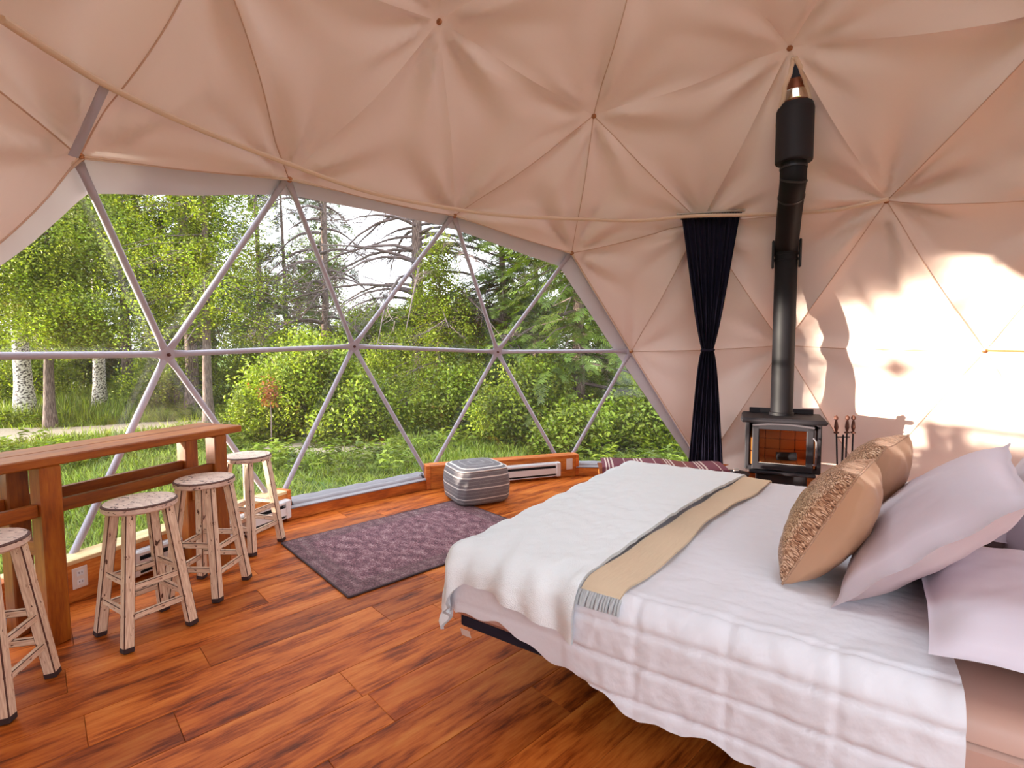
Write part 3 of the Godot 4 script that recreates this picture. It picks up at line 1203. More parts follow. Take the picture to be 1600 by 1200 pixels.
# ------------------------------------------------------------------ bed
const BED_A := Vector3(-0.265, 0, -2.04)
const BED_L := Vector3(0.825, 0, 0.565)
const BED_W := Vector3(0.565, 0, -0.825)
const BED_H := 0.575
const BED_LEN := 2.03
const BED_WID := 1.93

func bed(s: float, t: float, y: float) -> Vector3:
	return BED_A + BED_L * s + BED_W * t + Vector3(0, y, 0)

func over(e: float, r: float) -> Vector2: # cloth laid over a rounded edge: how far out and how far down, for a length past the edge's start
	if e <= 0.0:
		return Vector2(e, 0)
	if e < r * PI / 2:
		return Vector2(r * sin(e / r), -r * (1 - cos(e / r)))
	return Vector2(r, -r - (e - r * PI / 2))

func drape(a: float, b: float, lift: float, r := 0.075) -> Array: # point of a cloth on the bed and its outward direction; a along the bed, b across
	var rr := r + lift
	var ea := maxf(0.0, r - a) # past the foot edge
	var en := maxf(0.0, r - b) # past the near edge
	var ef := maxf(0.0, b - (BED_WID - r))
	var dir := Vector2(-ea, ef - en)
	var e := dir.length()
	var s := maxf(a, r)
	var t := clampf(b, r, BED_WID - r)
	if e < 1e-6:
		return [bed(s, t, BED_H + lift), Vector3.UP]
	dir /= e
	var o := over(e, rr)
	var out := BED_L * dir.x + BED_W * dir.y
	var up := clampf(1.0 - e / (rr * PI / 2), 0, 1)
	return [bed(s, t, BED_H + lift + o.y) + out * o.x, (out * (1 - up) + Vector3.UP * up).normalized()]

func cloth_pair(called: String, nu: int, nv: int, f: Callable, m: Material, thick: float, parent: Node, uvs := Vector2.ONE) -> MeshInstance3D:
	# f(u, v) -> [point, outward]; an upper face, an under face and a rim
	var mb := MB.new()
	mb.grid(nu, nv, func(u: float, t: float) -> Vector3: return f.call(u, t)[0], false, uvs)
	var n := mb.v.size()
	mb.grid(nu, nv, func(u: float, t: float) -> Vector3:
		var q: Array = f.call(u, t)
		return q[0] - q[1] * thick, true, uvs)
	var rim := []
	for i in nu:
		rim.append([i, i + 1])
		rim.append([nv * (nu + 1) + i + 1, nv * (nu + 1) + i])
	for j in nv:
		rim.append([(j + 1) * (nu + 1), j * (nu + 1)])
		rim.append([j * (nu + 1) + nu, (j + 1) * (nu + 1) + nu])
	for e in rim:
		mb.quad_pts(mb.v[e[1]], mb.v[e[0]], mb.v[n + e[0]], mb.v[n + e[1]])
	return put(called, mb.mesh(), m, parent)

func build_bed() -> void:
	var b := thing("bed", Vector3.ZERO)
	tag(b, "wide low bed with navy base set under a tan sheeted mattress", "bed")
	var bs := Basis(BED_L, Vector3.UP, -BED_W)
	# base set back under the mattress
	var base := MB.new()
	base.box(Vector3(BED_LEN - 0.50, 0.17, BED_WID - 0.6), Vector3.ZERO, 0.01)
	put("base", base.mesh(), M.navy, b, Transform3D(bs, bed(BED_LEN / 2, BED_WID / 2, 0.205)))
	for s in [0.45, BED_LEN - 0.45]:
		for t in [0.5, BED_WID - 0.5]:
			put("leg", bx(Vector3(0.07, 0.12, 0.07), 0.005), M.navy, b, Transform3D(bs, bed(s, t, 0.06)))
	put("platform", bx(Vector3(BED_LEN - 0.06, 0.06, BED_WID - 0.06), 0.012), M.navy, b, Transform3D(bs, bed(BED_LEN / 2, BED_WID / 2, 0.295)))
	# mattress with rounded edges
	var mt := MB.new()
	var mh := 0.245
	var prof := []
	for k in 7:
		var a := PI / 2 * k / 6.0
		prof.append(Vector2(0.07 * (1 - sin(a)), mh - 0.07 + 0.07 * (1 - cos(a)) * 0.0 + 0.07 * sin(a)))
	mt.grid(40, 40, func(u: float, t: float) -> Vector3:
		var x := (u - 0.5) * 2.0
		var z := (t - 0.5) * 2.0
		var ex := signf(x) * (1.0 - pow(1.0 - absf(x), 1.6))
		var ez := signf(z) * (1.0 - pow(1.0 - absf(z), 1.6))
		var dx := maxf(0.0, absf(ex) - 0.93) / 0.07
		var dz := maxf(0.0, absf(ez) - 0.93) / 0.07
		var q := minf(1.0, sqrt(dx * dx + dz * dz))
		return bed(BED_LEN * (ex * 0.5 + 0.5), BED_WID * (ez * 0.5 + 0.5), BED_H - 0.012 - 0.07 * (1.0 - sqrt(1.0 - q * q))), true)
	put("mattress_top", mt.mesh(), M.sheet, b)
	put("mattress", bx(Vector3(BED_LEN, mh - 0.06, BED_WID), 0.03), M.sheet, b, Transform3D(bs, bed(BED_LEN / 2, BED_WID / 2, BED_H - 0.06 - (mh - 0.06) / 2 - 0.012)))
	put("care_tag", bx(Vector3(0.05, 0.035, 0.002), 0.0005), M.white_plastic, b, Transform3D(bs * Basis(Vector3.RIGHT, 0.3), bed(0.03, 0.07, 0.215)))
	put("corner_fabric", bx(Vector3(0.12, 0.10, 0.12), 0.02), M.navy, b, Transform3D(bs, bed(0.09, 0.14, 0.275)))

	# quilted coverlet
	var wob := noise(1.0, 31, 3)
	var a0 := -0.12
	var a1 := 1.60
	cloth_pair("coverlet", 210, 300, func(u: float, t: float) -> Array:
		var a := lerpf(a0, a1, u)
		var near := lerpf(0.20, 0.34, smoothstep(0.05, 1.0, a)) + 0.012 * sin(a * 17.0) + 0.008 * sin(a * 41.0)
		var bb := lerpf(-near, BED_WID + 0.28, t)
		var q := drape(a, bb, 0.022)
		var side := clampf((0.10 - bb) / 0.08, 0, 1)
		# quilting: puffed cells between stitch lines
		var cu := absf(sin(PI * (a / 0.27)))
		var cv := absf(sin(PI * ((bb - 0.055) / 0.115)))
		var puff := lerpf(0.55, 1.0, pow(minf(cu * 4.0, 1.0), 0.7)) * pow(minf(cv * 2.4, 1.0), 0.7)
		var free := smoothstep(0.50, 0.62, a - 0.105 * clampf(bb, 0.0, BED_WID)) # nothing puffs up under the throw
		var d := (0.013 * puff * lerpf(0.12, 1.0, side) + 0.004 * wob.get_noise_2d(a * 14.0, bb * 14.0) * lerpf(0.5, 1.0, side)) * lerpf(0.25, 1.0, free) + 0.006 * wob.get_noise_2d(a * 4.0, bb * 3.0) * free
		d += side * 0.010 * sin(a * 9.0 + 1.0) * clampf(-bb / 0.3, 0, 1)
		return [q[0] + q[1] * d, q[1]], M.coverlet, 0.008, self, Vector2(1, 1))
	tag(get_node("coverlet"), "pale lilac white quilted coverlet hanging over the bed side", "coverlet")

	# fluffy white throw across the foot of the bed
	cloth_pair("throw_blanket", 110, 190, func(u: float, t: float) -> Array:
		var bb := lerpf(-0.22, BED_WID + 0.20, t)
		var edge := 0.60 + 0.105 * clampf(bb, 0.0, BED_WID) # head-side edge runs a little slantwise
		var foot := lerpf(-0.24, -0.10, smoothstep(-0.15, 0.30, bb))
		var a := lerpf(foot, edge, u)
		var near := lerpf(0.125, 0.205, smoothstep(0.2, 0.62, a))
		near = lerpf(0.23, near, smoothstep(-0.02, 0.13, a)) # a longer tail at the corner
		if bb < 0.0:
			bb *= near / 0.22
		var q := drape(a, bb, 0.050)
		var low := clampf((0.12 - bb) / 0.25, 0, 1)
		var fold := 0.010 * sin(a * 46.0 + 3.0 * bb) * low + 0.014 * sin(a * 19.0 + 1.3) * low
		fold += 0.012 * sin(bb * 24.0) * clampf((0.1 - a) / 0.2, 0, 1)
		# the fold is fuller in the middle of the bed
		var crown := 0.035 * sin(PI * clampf(bb / BED_WID, 0, 1)) * smoothstep(0.0, 0.25, a)
		return [q[0] + q[1] * (fold + 0.006 * wob.get_noise_2d(a * 9.0, bb * 9.0 + 40.0)) + Vector3(0, crown, 0), q[1]], M.throw, 0.014, self)
	tag(get_node("throw_blanket"), "fluffy white throw blanket spread over the foot of the bed", "blanket")
	# tan scarf along the edge of the throw
	cloth_pair("bed_scarf", 12, 150, func(u: float, t: float) -> Array:
		var bb := lerpf(-0.015, BED_WID + 0.15, t)
		var edge := 0.595 + 0.105 * clampf(bb, 0.0, BED_WID)
		var a := edge + lerpf(0.008, 0.15 + 0.02 * sin(bb * 5.0), u)
		var q := drape(a, bb, 0.040)
		return [q[0] + q[1] * (0.004 * sin(bb * 15.0 + u * 2.0)) + Vector3(0, 0.012 * sin(PI * clampf(bb / BED_WID, 0, 1)), 0), q[1]], M.tan, 0.008, self)
	tag(get_node("bed_scarf"), "tan woven bed scarf lying along the edge of the white throw", "scarf")
	var fr := MB.new()
	for k in 16:
		var a := 0.605 + 0.145 * k / 15.0
		var q0 := drape(a, -0.01, 0.046)
		var q1 := drape(a + rng.randf_range(-0.005, 0.005), -0.065, 0.048)
		fr.tube([q0[0], (q0[0] + q1[0]) / 2.0 + q1[1] * 0.006, q1[0]], [0.005], 6)
	put("fringe", fr.mesh(), M.throw, get_node("bed_scarf"))

	# folded plaid blanket on a low bench past the bed's far corner
	var bench := thing("foot_bench")
	tag(bench, "low timber bench half hidden behind the bed, under the plaid blanket", "bench")
	var bc := Vector3(1.22, 0, -4.12)
	var bdir := Vector3(0.97, 0, 0.12).normalized()
	put("seat", bx(Vector3(1.0, 0.04, 0.36), 0.006), M.board[1], bench, yaw_t(bc + Vector3(0, 0.36, 0), bdir))
	for sx in [-0.42, 0.42]:
		for sz in [-0.13, 0.13]:
			put("leg", bx(Vector3(0.05, 0.34, 0.05), 0.004), M.board[0], bench, yaw_t(bc + bdir * sx + bdir.cross(Vector3.UP) * sz + Vector3(0, 0.17, 0), bdir))
	var bl := thing("plaid_blanket")
	tag(bl, "folded plum plaid blanket with white stripes lying past the bed's far corner", "blanket")
	var bz := bdir.cross(Vector3.UP)
	for lay in 2:
		var mb := MB.new()
		mb.grid(40, 12, func(u: float, t: float) -> Vector3:
			var x := (u - 0.5) * (1.02 - 0.05 * lay)
			var w := (t - 0.5) * 2.0
			var z := 0.19 * w
			var fall := pow(absf(w), 6.0) * 0.03
			var y := 0.415 + 0.03 * (lay + 1) - fall + 0.006 * sin(u * 14.0 + lay) + 0.02 * lay * exp(-pow((u - 0.3) * 3.0, 2))
			return bc + bdir * x + bz * z + Vector3(0, y, 0), true)
		mb.grid(40, 2, func(u: float, t: float) -> Vector3:
			var x := (u - 0.5) * (1.02 - 0.05 * lay)
			return bc + bdir * x + bz * 0.19 + Vector3(0, 0.384 + 0.045 * lay + 0.045 * (1.0 - t) + 0.006 * sin(u * 14.0 + lay) * (1 - t), 0), true)
		put("layer", mb.mesh(), M.plaid if lay == 1 else M.plaid_edge, bl)

	build_pillows()

func pillow_mesh(hw: float, hh: float, th: float, sd: int, flange := 0.0, puckers := 0.006, split := 0.0) -> ArrayMesh:
	var nz := noise(1.0, sd, 3)
	var mesh := ArrayMesh.new()
	for side in [1.0, -1.0]:
		var mb := MB.new()
		mb.grid(34, 34, func(a: float, b: float) -> Vector3:
			var u := (a - 0.5) * 2.0
			var w := (b - 0.5) * 2.0
			var k := 1.0 + flange
			var iu := clampf(u * k, -1, 1)
			var iw := clampf(w * k, -1, 1)
			var full := pow(maxf(0.0, (1.0 - iu * iu) * (1.0 - iw * iw)), 0.42)
			var x := hw * u * (1.0 - 0.07 * (1.0 - w * w) * absf(u))
			var y := hh * w * (1.0 - 0.07 * (1.0 - u * u) * absf(w))
			var z := 0.004 + th * full + puckers * nz.get_noise_2d(x * 9.0 + sd, y * 9.0) * (0.25 + full)
			z += puckers * 0.8 * sin(atan2(w, u) * 9.0 + sd) * clampf(1.6 * (u * u + w * w) - 0.6, 0, 1) * minf(1.0, full * 3.0)
			if absf(u) > 0.999 or absf(w) > 0.999:
				return Vector3(x, y, 0.004 * sin(u * 13.0 + sd) * sin(w * 11.0) if flange > 0.0 else 0.0)
			if flange > 0.0 and full <= 0.001:
				z = 0.004 + 0.004 * sin(u * 13.0 + sd) * sin(w * 11.0)
				return Vector3(x, y, side * 0.003 + z - 0.004)
			return Vector3(x, y, side * maxf(z, 0.003)), side < 0)
		mesh.add_surface_from_arrays(Mesh.PRIMITIVE_TRIANGLES, mb.arrays())
	return mesh

func pillow(called: String, label: String, group: String, o: Vector3, ux: Vector3, uy: Vector3, hw: float, hh: float, th: float, m0: Material, m1: Material, sd: int, flange := 0.0) -> void:
	# o is the middle, ux and uy the directions of its two sides
	var mesh := pillow_mesh(hw, hh, th, sd, flange)
	mesh.surface_set_material(0, m0)
	mesh.surface_set_material(1, m1)
	var x := ux.normalized()
	var z := x.cross(uy).normalized()
	var y := z.cross(x)
	var p := thing(called)
	p.transform = Transform3D(Basis(x, y, z), o)
	put("filling", mesh, null, p)
	if flange <= 0.0:
		var line := []
		for k in 65:
			var a := TAU * k / 64.0
			var u := clampf(1.45 * cos(a), -1, 1)
			var w := clampf(1.45 * sin(a), -1, 1)
			line.append(Vector3(hw * u * (1.0 - 0.07 * (1.0 - w * w) * absf(u)), hh * w * (1.0 - 0.07 * (1.0 - u * u) * absf(w)), 0))
		var mb := MB.new()
		mb.tube(line, [0.004], 6, false)
		put("seam", mb.mesh(), m1, p)
	tag(p, label, "pillow" if flange > 0.0 else "cushion", group)

func build_pillows() -> void:
	var U := Vector3.UP
	var h := BED_H + 0.03
	# flat sleeping pillow lowest, then the big flanged ones leaning on it
	pillow("bed_pillow", "flat white sleeping pillow lowest of the near stack, partly out of the picture", "white bed pillows", bed(1.89, 0.47, h + 0.07), BED_W, BED_L, 0.46, 0.36, 0.085, M.pillow_under, M.pillow, 3, 0.10)
	pillow("bed_pillow", "flat white sleeping pillow under the far leaning pillow", "white bed pillows", bed(1.88, 1.46, h + 0.08), BED_W, BED_L, 0.46, 0.34, 0.085, M.pillow_under, M.pillow, 4, 0.10)
	pillow("bed_pillow", "big white flanged pillow leaning behind the gold cushions, nearest the viewer", "white bed pillows", bed(1.60, 0.80, 0.81), BED_W * 0.99 + BED_L * 0.12, BED_W * -0.17 + BED_L * 0.69 + U * 0.70, 0.53, 0.31, 0.105, M.pillow_under, M.pillow, 5, 0.09)
	pillow("bed_pillow", "white pillow propped upright behind the big flanged pillow at the bed head", "white bed pillows", bed(2.02, 1.22, 0.86), BED_W, BED_L * 0.5 + U * 0.85, 0.50, 0.33, 0.10, M.pillow_under, M.pillow, 6, 0.09)
	# two gold cushions with sequins on their fronts
	pillow("gold_cushion", "gold satin cushion with sequin front standing nearest the viewer", "gold sequin cushions", bed(1.30, 0.55, 0.81), BED_W * 0.97 + BED_L * 0.12 - U * 0.03, BED_W * -0.35 + BED_L * 0.38 + U * 0.86, 0.19, 0.225, 0.11, M.satin, M.sequin, 7)
	pillow("gold_cushion", "gold satin cushion with sequin front standing behind the other, nearer the stove", "gold sequin cushions", bed(1.40, 1.06, 0.83), BED_W * 0.95 + BED_L * 0.22, BED_W * -0.28 + BED_L * 0.40 + U * 0.86, 0.20, 0.235, 0.11, M.satin, M.sequin, 8)


func build_rug_and_pouf() -> void:
	var c0 := Vector3(-1.69, 0, -3.64)
	var c1 := Vector3(-0.936, 0, -2.817)
	var w := (c1 - c0).normalized()
	var l := Vector3(w.z, 0, -w.x)
	if l.z > 0:
		l = -l
	var wd := (c1 - c0).length()
	var ln := 1.56
	var rug := thing("rug")
	tag(rug, "worn plum patterned rug lying on the plank floor by the bed foot", "rug")
	var mb := MB.new()
	mb.grid(30, 40, func(u: float, t: float) -> Vector3:
		return c0 + w * wd * u + l * ln * t + Vector3(0, 0.011 + 0.0012 * sin(u * 9.0 + t * 5.0), 0), false)
	put("pile", mb.mesh(), M.rug, rug)
	var ed := MB.new()
	var q := [c0, c1, c1 + l * ln, c0 + l * ln, c0]
	for k in 4:
		var line := []
		for s in 13:
			line.append(q[k].lerp(q[k + 1], s / 12.0) + Vector3(0, 0.007, 0))
		ed.tube(line, [0.0065], 6)
	put("binding", ed.mesh(), M.rug_edge, rug)
	# pouf: a soft striped cube
	var pf := thing("pouf", Vector3(-0.345, 0.012, -4.76), deg_to_rad(28.0))
	tag(pf, "soft square grey and white striped pouf at the far end of the rug", "pouf")
	var pm := MB.new()
	var hs := 0.258
	var hh := 0.335
	pm.grid(64, 26, func(u: float, t: float) -> Vector3:
		var a := TAU * u
		var e := 0.42 # superellipse: a rounded square
		var x := signf(cos(a)) * pow(absf(cos(a)), e)
		var z := signf(sin(a)) * pow(absf(sin(a)), e)
		var r: float
		var y: float
		if t < 0.08:
			r = t / 0.08 * 0.94
			y = 0.0
		elif t < 0.72:
			var k := (t - 0.08) / 0.64
			r = 0.94 + 0.10 * pow(sin(PI * k), 0.6)
			y = hh * 0.92 * k
		else:
			var k := (t - 0.72) / 0.28
			r = 0.94 * cos(k * PI / 2)
			y = hh * (0.92 + 0.16 * sin(k * PI / 2) * (1 - 0.35 * k))
		var wr := 1.0 + 0.012 * sin(a * 11.0 + t * 9.0)
		return Vector3(x * hs * r * wr, y, z * hs * r * wr), true, Vector2(6, 1))
	put("stuffed_cover", pm.mesh(), M.pouf, pf)
	var sm := MB.new()
	var ring := []
	for k in 65:
		var a := TAU * k / 64.0
		ring.append(Vector3(signf(cos(a)) * pow(absf(cos(a)), 0.42) * hs * 0.955, hh * 0.93, signf(sin(a)) * pow(absf(sin(a)), 0.42) * hs * 0.955))
	sm.tube(ring, [0.006], 6, false)
	put("piping", sm.mesh(), M.white_plastic, pf)


func build_stove() -> void:
	var st := thing("wood_stove")
	tag(st, "black cast iron wood stove with glass door and tall black flue pipe", "stove")
	var dir := Vector3(0.905, 0, 0.425).normalized() # along its front, left to right
	var fwd := -dir.cross(Vector3.UP) # into the room
	if fwd.z < 0:
		fwd = -fwd
	var foot := Vector3(2.596, 0, -4.88)
	var c := foot + fwd * 0.06
	var bs := Basis(dir, Vector3.UP, fwd)
	var w := 0.62
	var y0 := 0.28
	var y1 := 0.73
	# firebox as an open shell
	put("side_plate", bx(Vector3(0.04, y1 - y0, 0.46), 0.008), M.iron, st, Transform3D(bs, c + dir * (-w / 2 + 0.02) + Vector3(0, (y0 + y1) / 2, 0)))
	put("side_plate", bx(Vector3(0.04, y1 - y0, 0.46), 0.008), M.iron, st, Transform3D(bs, c + dir * (w / 2 - 0.02) + Vector3(0, (y0 + y1) / 2, 0)))
	put("back_plate", bx(Vector3(w - 0.02, y1 - y0, 0.03), 0.004), M.iron, st, Transform3D(bs, c - fwd * 0.215 + Vector3(0, (y0 + y1) / 2, 0)))
	put("bottom_plate", bx(Vector3(w - 0.02, 0.04, 0.46), 0.004), M.iron, st, Transform3D(bs, c + Vector3(0, y0 + 0.02, 0)))
	var top := MB.new()
	top.box(Vector3(w + 0.08, 0.045, 0.54), Vector3.ZERO, 0.016)
	put("top_plate", top.mesh(), M.iron, st, Transform3D(bs, c + Vector3(0, y1 + 0.022, 0.0) + fwd * 0.02))
	put("back_shield", bx(Vector3(w - 0.06, 0.05, 0.02), 0.004), M.iron, st, Transform3D(bs, c - fwd * 0.2 + Vector3(0, y1 + 0.068, 0)))
	# fire bricks seen through the glass
	for r in 3:
		for k in 4:
			put("fire_brick", bx(Vector3(0.126, 0.096, 0.03), 0.005), M.firebrick, st, Transform3D(bs, c - fwd * 0.185 + dir * ((k - 1.5) * 0.13) + Vector3(0, y0 + 0.09 + r * 0.1, 0)))
	for s in [-1.0, 1.0]:
		for k in 3:
			put("fire_brick", bx(Vector3(0.03, 0.126, 0.126), 0.005), M.firebrick, st, Transform3D(bs, c + dir * s * (w / 2 - 0.058) + fwd * (-0.11 + 0.13 * k) + Vector3(0, y0 + 0.11, 0)))
			put("fire_brick", bx(Vector3(0.03, 0.126, 0.126), 0.005), M.firebrick, st, Transform3D(bs, c + dir * s * (w / 2 - 0.058) + fwd * (-0.11 + 0.13 * k) + Vector3(0, y0 + 0.24, 0)))
	for k in 4:
		put("fire_brick", bx(Vector3(0.126, 0.028, 0.34), 0.005), M.firebrick, st, Transform3D(bs, c + dir * ((k - 1.5) * 0.13) + Vector3(0, y0 + 0.055, 0)))
	put("air_tube", bx(Vector3(0.42, 0.03, 0.03), 0.012), M.bronze, st, Transform3D(bs, c + Vector3(0, y1 - 0.07, 0) - fwd * 0.05))
	# door: frame of four bars with an arched head, glass, handle
	var front := c + fwd * 0.24
	var dw := 0.50
	var dy0 := y0 + 0.01
	var dy1 := y1 - 0.015
	var door := put("door", bx(Vector3(dw, 0.065, 0.035), 0.008), M.iron, st, Transform3D(bs, front + Vector3(0, dy0 + 0.033, 0)))
	for s in [-1.0, 1.0]:
		put("door_side", bx(Vector3(0.06, dy1 - dy0, 0.034), 0.008), M.iron, door, Transform3D(Basis(), Vector3(s * (dw / 2 - 0.03), (dy1 - dy0) / 2 - 0.033, 0)))
	var arch := MB.new()
	var pts := []
	for k in 21:
		var u := k / 20.0 - 0.5
		pts.append(Vector3(u * dw, dy1 - dy0 - 0.045 + 0.02 * cos(u * PI), 0.016))
	arch.tube(pts, [0.010], 8)
	put("arched_rib", arch.mesh(), M.iron_light, door)
	put("door_head", bx(Vector3(dw, 0.05, 0.034), 0.006), M.iron, door, Transform3D(Basis(), Vector3(0, dy1 - dy0 - 0.055, 0)))
	put("glass", bx(Vector3(dw - 0.11, dy1 - dy0 - 0.12, 0.006), 0.001), M.stove_glass, door, Transform3D(Basis(), Vector3(0, (dy1 - dy0) / 2 - 0.033, -0.006)))
	var sill := MB.new()
	sill.tube([Vector3(-dw / 2 + 0.06, 0.035, 0.014), Vector3(dw / 2 - 0.06, 0.035, 0.014)], [0.005], 6)
	put("bright_sill", sill.mesh(), M.chrome, door)
	var hd := MB.new()
	hd.tube([Vector3(dw / 2 - 0.005, 0.05, 0.02), Vector3(dw / 2 + 0.012, 0.05, 0.045), Vector3(dw / 2 + 0.014, 0.14, 0.05), Vector3(dw / 2 + 0.014, 0.26, 0.05), Vector3(dw / 2 - 0.005, 0.29, 0.02)], [0.008], 8)
	put("handle", hd.mesh(), M.iron_light, door)
	# log behind the glass
	var lg := MB.new()
	lg.tube([c + Vector3(0, y0 + 0.105, 0.03) - dir * 0.05, c + Vector3(0, y0 + 0.115, 0.03) + dir * 0.12], [0.04], 10)
	put("charred_log", lg.mesh(), M.iron, st)
	# pedestal with ash lip
	put("ash_lip", bx(Vector3(w - 0.08, 0.03, 0.12), 0.008), M.iron, st, Transform3D(bs, c + fwd * 0.22 + Vector3(0, y0 - 0.01, 0)))
	put("pedestal", bx(Vector3(0.42, y0 - 0.02, 0.36), 0.012), M.iron, st, Transform3D(bs, c + Vector3(0, (y0 - 0.02) / 2, 0) + fwd * 0.02))
	put("hearth_plate", bx(Vector3(0.62, 0.02, 0.5), 0.006), M.iron, st, Transform3D(bs, c + Vector3(0, 0.012, 0)))
	# flue pipe
	var x := PIPE
	var pr := 0.097
	var flue := MB.new()
	flue.lathe([Vector2(pr + 0.012, y1 + 0.04), Vector2(pr + 0.012, y1 + 0.07), Vector2(pr, y1 + 0.075), Vector2(pr, 2.24), Vector2(pr + 0.005, 2.24), Vector2(pr + 0.005, 2.26), Vector2(pr, 2.26), Vector2(pr, 2.29), Vector2(pr + 0.005, 2.29), Vector2(pr + 0.005, 2.31), Vector2(pr + 0.002, 2.315)], 32, foot)
	var fp := put("flue_pipe", flue.mesh(), M.pipe, st)
	var up := MB.new()
	var bend := [foot + Vector3(0, 2.29, 0), foot + Vector3(0, 2.33, 0), foot.lerp(x, 0.06) + Vector3(0, 2.40, 0), foot.lerp(x, 0.5) + Vector3(0.012, 2.58, 0), foot.lerp(x, 0.92) + Vector3(0.03, 2.75, 0), x + Vector3(0.035, 2.80, 0), x + Vector3(0.035, 2.86, 0), x + Vector3(0.035, 2.98, 0)]
	up.tube(bend, [pr + 0.003], 28)
	put("upper_flue", up.mesh(), M.pipe, st)
	for q in [[x + Vector3(0.035, 2.90, 0), Vector3.UP], [x + Vector3(0.033, 2.80, 0.01), Vector3(0, 0.9, 0.45)], [foot.lerp(x, 0.8) + Vector3(0.025, 2.70, 0), (x - foot + Vector3(0, 0.5, 0))]]:
		var rg := MB.new()
		rg.lathe([Vector2(pr, -0.01), Vector2(pr + 0.008, -0.008), Vector2(pr + 0.008, 0.008), Vector2(pr, 0.01)], 28)
		var ny: Vector3 = (q[1] as Vector3).normalized()
		var nx := ny.cross(Vector3(0, 0, 1) if absf(ny.z) < 0.9 else Vector3(1, 0, 0)).normalized()
		put("joint_ring", rg.mesh(), M.pipe_edge, fp, Transform3D(Basis(nx, ny, nx.cross(ny)), q[0]))
	for s in [-1.0, 1.0]:
		put("bracket_plate", bx(Vector3(0.022, 0.26, 0.07), 0.008), M.pipe_edge, st, Transform3D(bs, foot + dir * s * (pr + 0.016) + Vector3(0, 2.30, 0) + fwd * 0.02))
	var can := MB.new()
	var sx := x + Vector3(0.035, 0, 0)
	can.lathe([Vector2(pr, 2.94), Vector2(0.136, 2.945), Vector2(0.140, 2.955), Vector2(0.140, 3.36), Vector2(0.128, 3.40), Vector2(0.10, 3.405)], 36, sx)
	put("support_box", can.mesh(), M.iron, st)
	var neck := MB.new()
	neck.lathe([Vector2(0.098, 3.40), Vector2(0.098, 3.425)], 28, sx)
	put("lower_collar", neck.mesh(), M.bronze, fp)
	var band := MB.new()
	band.lathe([Vector2(0.1, 3.425), Vector2(0.102, 3.43), Vector2(0.102, 3.495), Vector2(0.1, 3.50)], 28, sx)
	put("chrome_band", band.mesh(), M.chrome, fp)
	var neck2 := MB.new()
	neck2.lathe([Vector2(0.098, 3.50), Vector2(0.098, 3.58)], 28, sx)
	put("bronze_collar", neck2.mesh(), M.bronze, fp)
	var chim := MB.new()
	chim.lathe([Vector2(0.096, 3.58), Vector2(0.096, 4.9), Vector2(0.15, 4.92), Vector2(0.15, 5.05), Vector2(0.0, 5.12)], 28, sx)
	put("chimney", chim.mesh(), M.iron, st)
	# lips of the slit in the liner
	var right := Vector3(0.88, 0, 0.47)
	for s in [-1.0, 1.0]:
		var line := []
		for k in 17:
			var y := lerpf(3.20, 3.685, k / 16.0)
			var hw := maxf(slit_half(clampf(y, 3.225, 3.675)), 0.008) + 0.012
			# the cloth point nearest to that height and side
			var q := Vector3.ZERO
			var best := 1e9
			for p in slit_cloth:
				var e := absf(p.y - y) + absf((p - x).dot(right) - 0.03 - float(s) * hw)
				if e < best:
					best = e
					q = p
			if line.size() > 0:
				q = (line[-1] as Vector3).lerp(q, 0.75)
			line.append(q)
		var lip := MB.new()
		lip.tube(line, [0.018], 8)
		put("slit_hem", lip.mesh(), M.hem, get_node("ceiling"))
	# ash bucket and fire tools by the stove
	var bk := thing("ash_bucket", Vector3(2.05, 0, -4.60))
	tag(bk, "black metal ash bucket with pale tag on the floor left of the stove", "bucket")
	var bm := MB.new()
	bm.lathe([Vector2(0.001, 0.0), Vector2(0.085, 0.0), Vector2(0.105, 0.26), Vector2(0.112, 0.265), Vector2(0.112, 0.275), Vector2(0.10, 0.275), Vector2(0.085, 0.02), Vector2(0.001, 0.02)], 24)
	put("pail", bm.mesh(), M.iron, bk)
	var bt := MB.new()
	bt.lathe([Vector2(0.115, 0.272), Vector2(0.115, 0.28), Vector2(0.03, 0.302), Vector2(0.0, 0.302)], 24)
	put("lid", bt.mesh(), M.iron, bk)
	put("tag_plate", bx(Vector3(0.05, 0.03, 0.01), 0.003), M.white_plastic, bk, Transform3D(Basis(), Vector3(-0.01, 0.308, 0.02)))
	var sd := thing("tool_stand", Vector3(3.03, 0, -4.62))
	tag(sd, "black iron stand that holds the fire tools right of the stove", "stand")
	var sb := MB.new()
	sb.lathe([Vector2(0.001, 0.0), Vector2(0.11, 0.0), Vector2(0.11, 0.012), Vector2(0.02, 0.02), Vector2(0.008, 0.03), Vector2(0.008, 0.62), Vector2(0.001, 0.625)], 20)
	put("post", sb.mesh(), M.iron, sd)
	var hk := MB.new()
	hk.tube([Vector3(-0.06, 0.60, 0), Vector3(0.06, 0.60, 0)], [0.005], 6)
	put("hook_bar", hk.mesh(), M.iron, sd)
	var names := ["poker", "fire_shovel", "hearth_brush"]
	var labels := ["black fire poker leaning left of the other fire tools", "black fire shovel hanging in the middle of the tool stand", "black hearth brush hanging rightmost on the tool stand"]
